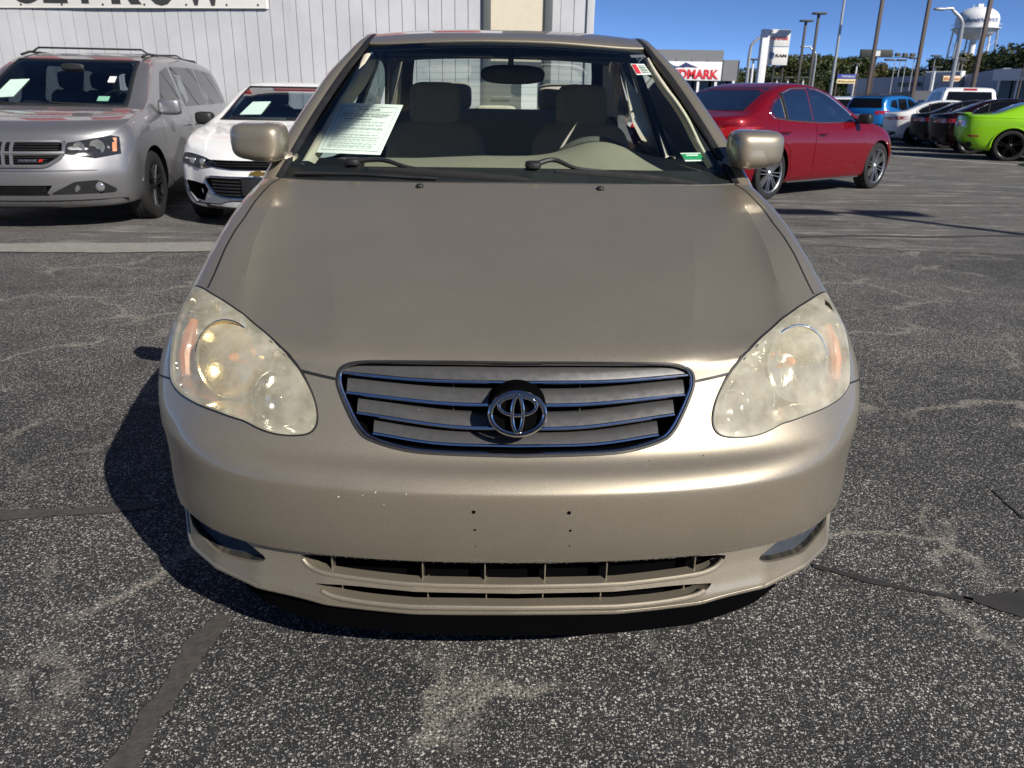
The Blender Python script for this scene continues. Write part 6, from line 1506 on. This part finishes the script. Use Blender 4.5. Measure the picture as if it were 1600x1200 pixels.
sx1 = float(at_d(1127, 110, 74.8)[0]); sz0 = float(at_d(1127, 126.5, 74.8)[2]); sz1 = float(at_d(1127, 97, 74.8)[2])
mb = MB(); mb.box((sx1-4.6, 74.80, (sz0+sz1)/2), (9.2, .25, sz1-sz0), b=.02); sg_ = mb.build('sign_board', wht, lm)
lettering('sign_letters', 'LANDMARK', sx1-5.75, sx1-.25, sz0+.14, sz0+.14+(sz1-sz0)*.50, lambda x, d, z: (x, 74.66-d, z), pm('sign_red', (.60, .02, .03), .5), sg_, .035, 0, .04)
mtn = [(0, 0), (.12, .05), (.22, .22), (.30, .16), (.38, .30), (.46, .14), (.55, .10), (.62, .20), (.72, .42), (.80, .30), (.86, .22), (1.0, .06), (.86, .08), (.74, .10), (.70, .04), (.62, .07), (.50, .02), (.38, .08), (.25, .03)]
mb = MB(); mb.prism([(sx1-6.1+3.9*a, sz0+(sz1-sz0)*.66+b*1.1) for a, b in mtn], 0, .05, lambda x, z, d: (x, 74.66-d, z)); mb.build('mountain_logo', pm('sign_navy', (.02, .03, .12), .5), sg_)
# pylon
PD = 50.0; xa = float(at_d(1191, 47, PD)[0]); xb = float(at_d(1202, 47, PD)[0]); xc_ = float(at_d(1234, 47, PD)[0]); z1 = float(at_d(1200, 46, PD)[2]); zm = float(at_d(1215, 73.5, PD)[2]); z0 = float(at_d(1215, 102, PD)[2])
py = empty('pylon_sign', (0, 0, 0), 0, 'tall white pylon sign with two grey panels, red letters on the upper', 'sign')
mb = MB(); mb.box(((xa+xb)/2, PD, z1/2), (xb-xa, .5, z1), b=.02); mb.build('column', wht, py)
pg = pm('pylon_grey', (.62, .62, .60), .55)
for (a, b_) in ((zm+.02, z1), (z0, zm-.02)): mb = MB(); mb.box(((xb+xc_)/2+.03, PD, (a+b_)/2), (xc_-xb, .4, b_-a), b=.015); mb.build('sign_panel', pg, py)
for x in (xb+.55, xc_-.12): mb = MB(); mb.tube([(x, PD+.05, 0), (x, PD+.05, z0+.05)], .06, 8); mb.build('post', dkp, py)
lettering('sign_letters', 'DODGE', xb+.10, xc_-.10, zm+(z1-zm)*.40, zm+(z1-zm)*.57, lambda x, d, z: (x, PD-.21-d, z), bpy.data.materials['sign_red'], py, .01, 0, .02)
lettering('sign_letters', 'RAM', xb+.50, xc_-.07, z0+(zm-z0)*.44, z0+(zm-z0)*.60, lambda x, d, z: (x, PD-.21-d, z), MT['ink'], py, .02, 0, .02)
mb = MB(); mb.tube([(xb+.27+.14*math.cos(a), PD-.22, z0+(zm-z0)*.52+.17*math.sin(a)) for a in np.linspace(0, 6.283, 20)[:-1]], .03, 6, closed=True); mb.build('emblem', pm('emblem_blue', (.10, .22, .42), .4), py)
mb = MB(); mb.box((xb+.27, PD-.22, z0+(zm-z0)*.52), (.12, .02, .2), b=.005); mb.build('emblem_head', bpy.data.materials['emblem_blue'], py)
# billboard seen from its dark back
BD = 85.0; a0 = at_d(1345, 79, BD); a1 = at_d(1393, 88, BD)
bb = empty('billboard', (0, 0, 0), 0, 'dark billboard on a single black post behind the first brown pole', 'billboard')
mb = MB(); mb.box(((a0[0]+a1[0])/2, BD, float(at_d(1370, 83.5, BD)[2])), (a1[0]-a0[0], .3, .72), b=.02); mb.build('board', pm('billboard_dark', (.02, .025, .02), .6), bb)
mb = MB(); mb.tube([((a0[0]+a1[0])/2+.1, BD+.2, 0), ((a0[0]+a1[0])/2+.1, BD+.2, float(a0[2])-.2)], .14, 8); mb.build('post', dkp, bb)
mb = MB(); mb.box(((a0[0]+a1[0])/2, BD-.16, float(at_d(1370, 83.5, BD)[2])), (.7, .03, .5)); mb.build('panel', pg, bb)
SD = 70.0; a0 = at_d(1308.5, 116, SD); a1 = at_d(1335, 130.5, SD); zm = float(at_d(1322, 123, SD)[2]); ztp = float(at_d(1322, 116, SD)[2]); zbt = float(at_d(1322, 130.5, SD)[2])
sg2 = empty('shop_sign', (0, 0, 0), 0, 'small roadside sign, blue panel over a yellow panel, on two posts', 'sign')
xw = a1[0]-a0[0]
for nm, za, zb_, col in (('blue_panel', zm, ztp, (.02, .05, .30)), ('yellow_panel', zbt, zm-.03, (.72, .62, .35))): mb = MB(); mb.box(((a0[0]+a1[0])/2, SD, (za+zb_)/2), (xw, .2, zb_-za)); mb.build(nm, pm(nm, col, .5), sg2)
lettering('sign_letters', 'MICHELIN', a0[0]+.35, a1[0]-.08, zm+.10, ztp-.10, lambda x, d, z: (x, SD-.11-d, z), wht, sg2, .01, .2, .02)
lettering('sign_letters', 'BFGoodrich', a0[0]+.08, a1[0]-.08, zbt+.10, zm-.14, lambda x, d, z: (x, SD-.11-d, z), pm('sign_brown', (.30, .14, .03), .5), sg2, .01, .2, .02)
for x in (a0[0]+.02, a1[0]+.1): mb = MB(); mb.tube([(x, SD, 0), (x, SD, ztp+.3)], .07, 8); mb.build('post', brown, sg2)

# ------- long tyre shop, white section and the used car showroom
ctr = pm('shop_panel_grey', (.33, .37, .42), .6, var=.05); cw = pm('shop_panel_white', (.66, .67, .68), .6, var=.04)
PA, PB, PC_, PDd, PE = at_d(1330, 140, 98), at_d(1447, 140, 82), at_d(1503, 140, 79), at_d(1561, 140, 64), at_d(1660, 140, 60)
shp = empty('tyre_shop', (0, 0, 0), 0, 'long low grey and white tyre shop building under the trees', 'building')
def wallseg(root, A, B, z0, z1, mat, name, out=0.0, th=.3):
    A = np.array(A[:2]); B = np.array(B[:2]); d = (B-A)/np.linalg.norm(B-A); n = np.array([d[1], -d[0]])
    if n[1] > 0: n = -n
    A = A+n*out; B = B+n*out; mb = MB(); q = [A, B, B-n*th, A-n*th]
    mb.v = [(p[0], p[1], z) for z in (z0, z1) for p in q]; mb.f = [(0, 1, 2, 3), (4, 7, 6, 5), (0, 4, 5, 1), (1, 5, 6, 2), (2, 6, 7, 3), (3, 7, 4, 0)]
    return mb.build(name, mat, root, smooth=False), A, d, n
ZT = 4.1
fa, A, d, n_ = wallseg(shp, PA, PB, 2.5, ZT, ctr, 'fascia', .5, .5); wallseg(shp, PA, PB, 0, 2.5, cw, 'wall', 0, 8)
wallseg(shp, PB, PC_, 2.6, ZT+.35, cw, 'white_fascia', .6, .6); wallseg(shp, PB, PC_, 0, 2.6, cw, 'wall', 0, 8)
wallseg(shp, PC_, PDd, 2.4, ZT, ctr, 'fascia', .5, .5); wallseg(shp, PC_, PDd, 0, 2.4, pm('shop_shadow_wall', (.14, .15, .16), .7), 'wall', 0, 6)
lettering('sign_letters', 'TIRE CENTER', 11.5, 16.0, 3.1, 3.5, lambda x, dd, z: tuple(np.append(A+d*x+n_*(.05+dd), z)), MT['ink'], fa, .02, 0, .04)
Lab = np.linalg.norm(PB[:2]-PA[:2])
for k in range(9):
    wallseg(shp, np.append(A+d*(1.0+Lab/9*k), 0)-np.append(n_*.5, 0), np.append(A+d*(1.0+Lab/9*k+Lab/9*.6), 0)-np.append(n_*.5, 0), .1 if k % 3 == 0 else .9, 2.3, MT['glass_dark'], 'window', .04, .05)
dBC = (PC_-PB)[:2]/np.linalg.norm((PC_-PB)[:2])
nB = np.array([dBC[1], -dBC[0]])
for k in range(22):
    p = PB[:2]+dBC*(k+.5)*np.linalg.norm((PC_-PB)[:2])/22+nB*.62; mb = MB(); mb.box((p[0], p[1], (2.6+ZT+.35)/2), (.05, .05, ZT+.35-2.6)); mb.build('rib', cw, shp)
oc = at_d(1486, 123, 77.5); mb = MB(); mb.box((oc[0], oc[1], oc[2]), (1.75, .18, .60), b=.03); ob = mb.build('orange_sign', pm('sign_frame', (.12, .06, .03), .6), shp)
mb = MB(); mb.box((oc[0], oc[1]-.1, oc[2]), (1.6, .04, .46), b=.01); mb.build('sign_face', pm('sign_cream', (.72, .60, .45), .5), ob)
lettering('sign_letters', 'BFGoodrich', oc[0]-.72, oc[0]+.72, oc[2]-.12, oc[2]+.12, lambda x, dd, z: (x, oc[1]-.13-dd, z), pm('sign_orange', (.62, .20, .04), .5), ob, .02, .2, .02)
us = empty('showroom', (0, 0, 0), 0, 'used car showroom with a white fascia, blue lettering and glass front at the right edge', 'building')
zf0 = float(at_d(1575, 126, 63)[2]); zf1 = float(at_d(1575, 108, 63)[2])
f2, A2, d2, n2 = wallseg(us, PDd, PE, zf0, zf1, cw, 'fascia', 1.2, 1.2); wallseg(us, PDd, PE, 0, zf0, MT['glass_dark'], 'glass_front', 0, 5)
xs_ = (at_d(1574, 118, float(A2[1]))[0]-A2[0])/d2[0]
lettering('sign_letters', 'Used Cars', xs_, xs_+6.2, zf0+(zf1-zf0)*.22, zf0+(zf1-zf0)*.80, lambda x, dd, z: tuple(np.append(A2+d2*x+n2*(.04+dd), z)), pm('sign_blue', (.02, .20, .55), .5), f2, .04, 0, .04)
for k in range(7): p = A2+d2*(.4+k*1.4)-n2*.3; mb = MB(); mb.tube([(p[0], p[1], 0), (p[0], p[1], zf0)], .07, 8); mb.build('column', wht, us)
shd = at_d(1270, 143, 95); mb = MB(); mb.box((shd[0]+1, shd[1], .8), (3.4, 4, 1.6)); mb.prism([(-1.8, 1.6), (1.8, 1.6), (0, 2.2)], -2.2, 2.2, lambda x, z, y: (shd[0]+1+x, shd[1]+y, z)); tag(mb.build('shed', cw, None, smooth=False), 'small white gabled shed beyond the poles, right of the pylon sign', 'building')

# ------- water tower
TD = 240.0; tc_ = at_d(1526, 37, TD); R_ = 5.55; zc = float(tc_[2]); zt_ = float(at_d(1526, 10.5, TD)[2]); zb_ = float(at_d(1526, 62.5, TD)[2])
wt = empty('water_tower', (tc_[0], tc_[1], 0), 0, 'white water tower on thin legs with blue script lettering', 'water tower')
hh = (zt_-zb_)/2; zc = (zt_+zb_)/2
mb = MB(); prof = [(0, zb_)]+[(R_*math.sin(a), zc-1.0-(zc-1.0-zb_)*math.cos(a)) for a in np.linspace(.12, math.pi/2, 10)]+[(R_, zc+.9)]+[(R_*math.cos(a), zc+.9+(zt_-zc-.9)*math.sin(a)) for a in np.linspace(.12, math.pi/2-.03, 12)]+[(0, zt_)]
mb.lathe(prof, 40); tk = mb.build('tank', pm('tower_white', (.74, .75, .76), .4, var=.04), wt, 60)
mb = MB(); mb.lathe([(R_, zc-1.5), (R_+.75, zc-1.5), (R_+.75, zc-1.3), (R_, zc-1.3)], 40); mb.build('balcony', wht, tk)
mb = MB(); mb.tube([((R_+.72)*math.cos(a), (R_+.72)*math.sin(a), zc-.35) for a in np.linspace(0, 6.283, 41)[:-1]], .05, 6, closed=True); mb.build('railing', wht, tk)
mb = MB(); mb.box((0, 0, zt_+.3), (1.4, 1.0, .8)); mb.tube([(-1.8, 0, zt_-.2), (-1.8, 0, zt_+.5)], .12, 6); mb.build('roof_hatch', wht, tk)
aw = 0.98
lettering('tower_script', 'Independence', -aw, aw, zc-.55, zc+1.25, lambda x, d, z: ((R_+.03+d)*math.sin(x-.38), -(R_+.03+d)*math.cos(x-.38), z+.55*(x)*.35), pm('tower_blue', (.03, .07, .22), .5), tk, .012, .35, .02)
for k in range(6):
    a = 2*math.pi*(k+.3)/6; mb = MB(); mb.tube([((R_+.1)*math.cos(a), (R_+.1)*math.sin(a), zc-1.4), ((R_+1.3)*math.cos(a), (R_+1.3)*math.sin(a), 0)], .26, 8); mb.build('leg', galv if k % 2 else wht, wt)
mb = MB()
for z, e in ((zb_-4.5, .35), (zb_-9.5, .75)):
    P = [((R_+e)*math.cos(2*math.pi*(k+.3)/6), (R_+e)*math.sin(2*math.pi*(k+.3)/6), z) for k in range(6)]; mb.tube(P, .12, 6, closed=True)
    for k in range(6): mb.tube([P[k], (P[(k+1) % 6][0], P[(k+1) % 6][1], z+4.4)], .05, 5)
mb.build('bracing', galv, wt, kind='stuff')
mb = MB(); mb.tube([(0, 0, 0), (0, 0, zb_+.3)], .9, 12); mb.build('riser', wht, wt)

# ------- trees
def leafmat(name, c0, c1):
    m, t = newmat(name); tc = t.new('TexCoord'); oi = t.new('ObjectInfo'); ge = t.new('NewGeometry')
    n = t.noise(tc.outputs['Object'], .9, 3); r = ge.outputs['Random Per Island']
    c = t.mix(t.math('ADD', t.math('MULTIPLY', n, .5), t.math('MULTIPLY', r, .5)), c0+(1,), c1+(1,))
    d = t.new('BsdfPrincipled', i_Base_Color=c, i_Roughness=.6); tl = t.new('BsdfTranslucent', i_Color=c); mx = t.new('MixShader', i_0=.3, i_1=d.outputs[0], i_2=tl.outputs[0]); t.out(mx.outputs[0]); return m
lm1, lm2, lm3 = leafmat('leaf_mid', (.030, .045, .012), (.10, .115, .03)), leafmat('leaf_dark', (.014, .026, .008), (.045, .065, .018)), leafmat('leaf_olive', (.05, .055, .018), (.15, .13, .04))
bark = pm('bark', (.07, .055, .04), .9, var=.3)
def crown_mesh(seed, n=2600, w=1.0, h=1.0):
    r = np.random.default_rng(seed); blobs = []
    for k in range(16):
        a = r.uniform(0, 6.283); rad = r.uniform(0, .68)**.8; z = r.uniform(-.55, .62); rr = r.uniform(.26, .42)*(1-.25*abs(z)); blobs.append((rad*math.cos(a)*(1-.45*max(0, z)), rad*math.sin(a)*(1-.45*max(0, z)), z, rr))
    v = []; f = []
    for i in range(n):
        bx_, by_, bz_, rr = blobs[r.integers(len(blobs))]; d = r.normal(size=3); d /= np.linalg.norm(d); q = np.array([bx_, by_, bz_])+d*rr*r.uniform(.55, 1.08)*np.array([1, 1, .85])
        s = r.uniform(.020, .055); u = r.normal(size=3); u /= np.linalg.norm(u); nn = d*.7+r.normal(size=3)*.5; w_ = np.cross(nn, u); w_ /= np.linalg.norm(w_)+1e-9; u2 = np.cross(w_, nn); u2 /= np.linalg.norm(u2)+1e-9
        b = len(v); v += [q-u2*s-w_*s*.5, q+u2*s*.1-w_*s, q+u2*s*1.1, q+u2*s*.1+w_*s, ]; f.append((b, b+1, b+2, b+3))
    me = bpy.data.meshes.new('crown'); me.from_pydata([tuple(map(float, p)) for p in v], [], f); me.update(); return me
crowns = [crown_mesh(s) for s in (1, 2, 3, 4)]
mb = MB(); mb.tube([(0, 0, 0), (.02, 0, .5), (0, .03, 1.0)], [.09, .06, .04], 7)
for a in np.linspace(0, 6.283, 6)[:-1]: mb.tube([(0, .01, .62), (.25*math.cos(a), .25*math.sin(a), 1.05), (.45*math.cos(a), .45*math.sin(a), 1.4)], [.035, .025, .012], 5)
trunk_me = mb.build('t', bark); tme = trunk_me.data; bpy.data.objects.remove(trunk_me)
cache = {}
ORD = 'first second third fourth fifth sixth seventh eighth ninth tenth eleventh twelfth thirteenth fourteenth fifteenth sixteenth seventeenth eighteenth nineteenth twentieth'.split()
def ordinal(n): return ORD[n] if n < 20 else ('twenty-' if n < 29 else 'thirtieth' if n == 29 else 'thirty-' if n < 39 else 'fortieth' if n == 39 else 'forty-')+(ORD[(n+1) % 10-1] if (n+1) % 10 else '')
def tree(u, top, d, rad, mat, label, asp=1.0):
    q = at_d(u, top, d); H = float(q[2])
    if H < 2: return
    root = empty('tree', (q[0], q[1], 0), random.uniform(0, 6.28), label, 'tree', 'trees along the back of the lot')
    i = random.randrange(4); k = (i, mat.name)
    if k not in cache: c = crowns[i].copy(); c.materials.append(mat); cache[k] = c
    o = bpy.data.objects.new('crown', cache[k]); COL.objects.link(o); o.parent = root; hz2 = min(H*.5, rad*asp); o.location = (0, 0, H-hz2*.93); o.scale = (rad, rad, hz2)
    t_ = bpy.data.objects.new('trunk', tme); COL.objects.link(t_); t_.parent = root; t_.scale = (max(1.5, rad*.7), max(1.5, rad*.7), max(.8, (H-hz2*1.2)))
TR = [(1163, 104, 120, 3.6, 0), (1180, 98, 125, 4.0, 1), (1212, 92, 130, 4.5, 0), (1232, 84, 128, 4.2, 2), (1250, 76, 126, 4.2, 0), (1268, 74, 130, 4.6, 2), (1287, 71, 124, 4.4, 0), (1306, 78, 128, 4.4, 2), (1326, 76, 126, 4.4, 0), (1346, 82, 122, 4.2, 0), (1366, 92, 124, 3.8, 2),
      (1386, 96, 150, 4.6, 1), (1400, 100, 150, 4.0, 0), (1418, 100, 145, 4.2, 1), (1432, 112, 140, 3.4, 2), (1450, 90, 150, 4.6, 1), (1466, 84, 150, 4.8, 1), (1480, 88, 150, 4.6, 1), (1456, 106, 120, 3.2, 2), (1474, 104, 118, 3.0, 2), (1506, 88, 112, 3.8, 2), (1520, 72, 114, 4.4, 1),
      (1536, 66, 112, 4.6, 2), (1552, 78, 108, 4.2, 1), (1570, 72, 106, 4.6, 1), (1586, 66, 104, 4.4, 1), (1604, 54, 96, 5.2, 1), (1630, 50, 92, 5.6, 1), (1246, 108, 112, 3.4, 1), (1280, 104, 112, 3.6, 1), (1316, 106, 112, 3.6, 1), (1345, 108, 112, 3.4, 1), (1200, 112, 112, 3.2, 1), (1224, 112, 112, 3.4, 0), (1262, 112, 110, 3.2, 0), (1298, 112, 110, 3.2, 1), (1545, 98, 100, 3.0, 2), (1575, 96, 98, 3.2, 1), (1410, 118, 125, 3.0, 1), (1390, 116, 125, 3.2, 1), (1490, 108, 110, 2.8, 1),
      (1660, 60, 90, 5.5, 1), (1700, 62, 95, 5.5, 0), (1145, 110, 125, 3.4, 1), (1120, 112, 128, 3.6, 0)]
nm_ = ['mid green broad tree', 'dark green dense tree', 'olive yellowish tree']
for i, (u, top, d, rad, k) in enumerate(sorted(TR)): tree(u, top, d, rad, (lm1, lm2, lm3)[k], nm_[k]+' in the line behind the lot, '+ordinal(i)+' from the left', random.uniform(.85, 1.1))
mb = MB(); rr_ = np.random.default_rng(9)
def hill(a, b): 
    x = -20+240*a; y = 135+90*b; return (x, y, 5.2*math.sin(math.pi*b)**.7*(.6+.4*math.sin(a*9))*(1 if x > 15 else .5)-.2)
mb.grid(hill, 40, 8); mb.build('wooded_hill', pm('hill_green', (.035, .045, .016), .95, var=.4, vscale=.3), None, kind='structure')
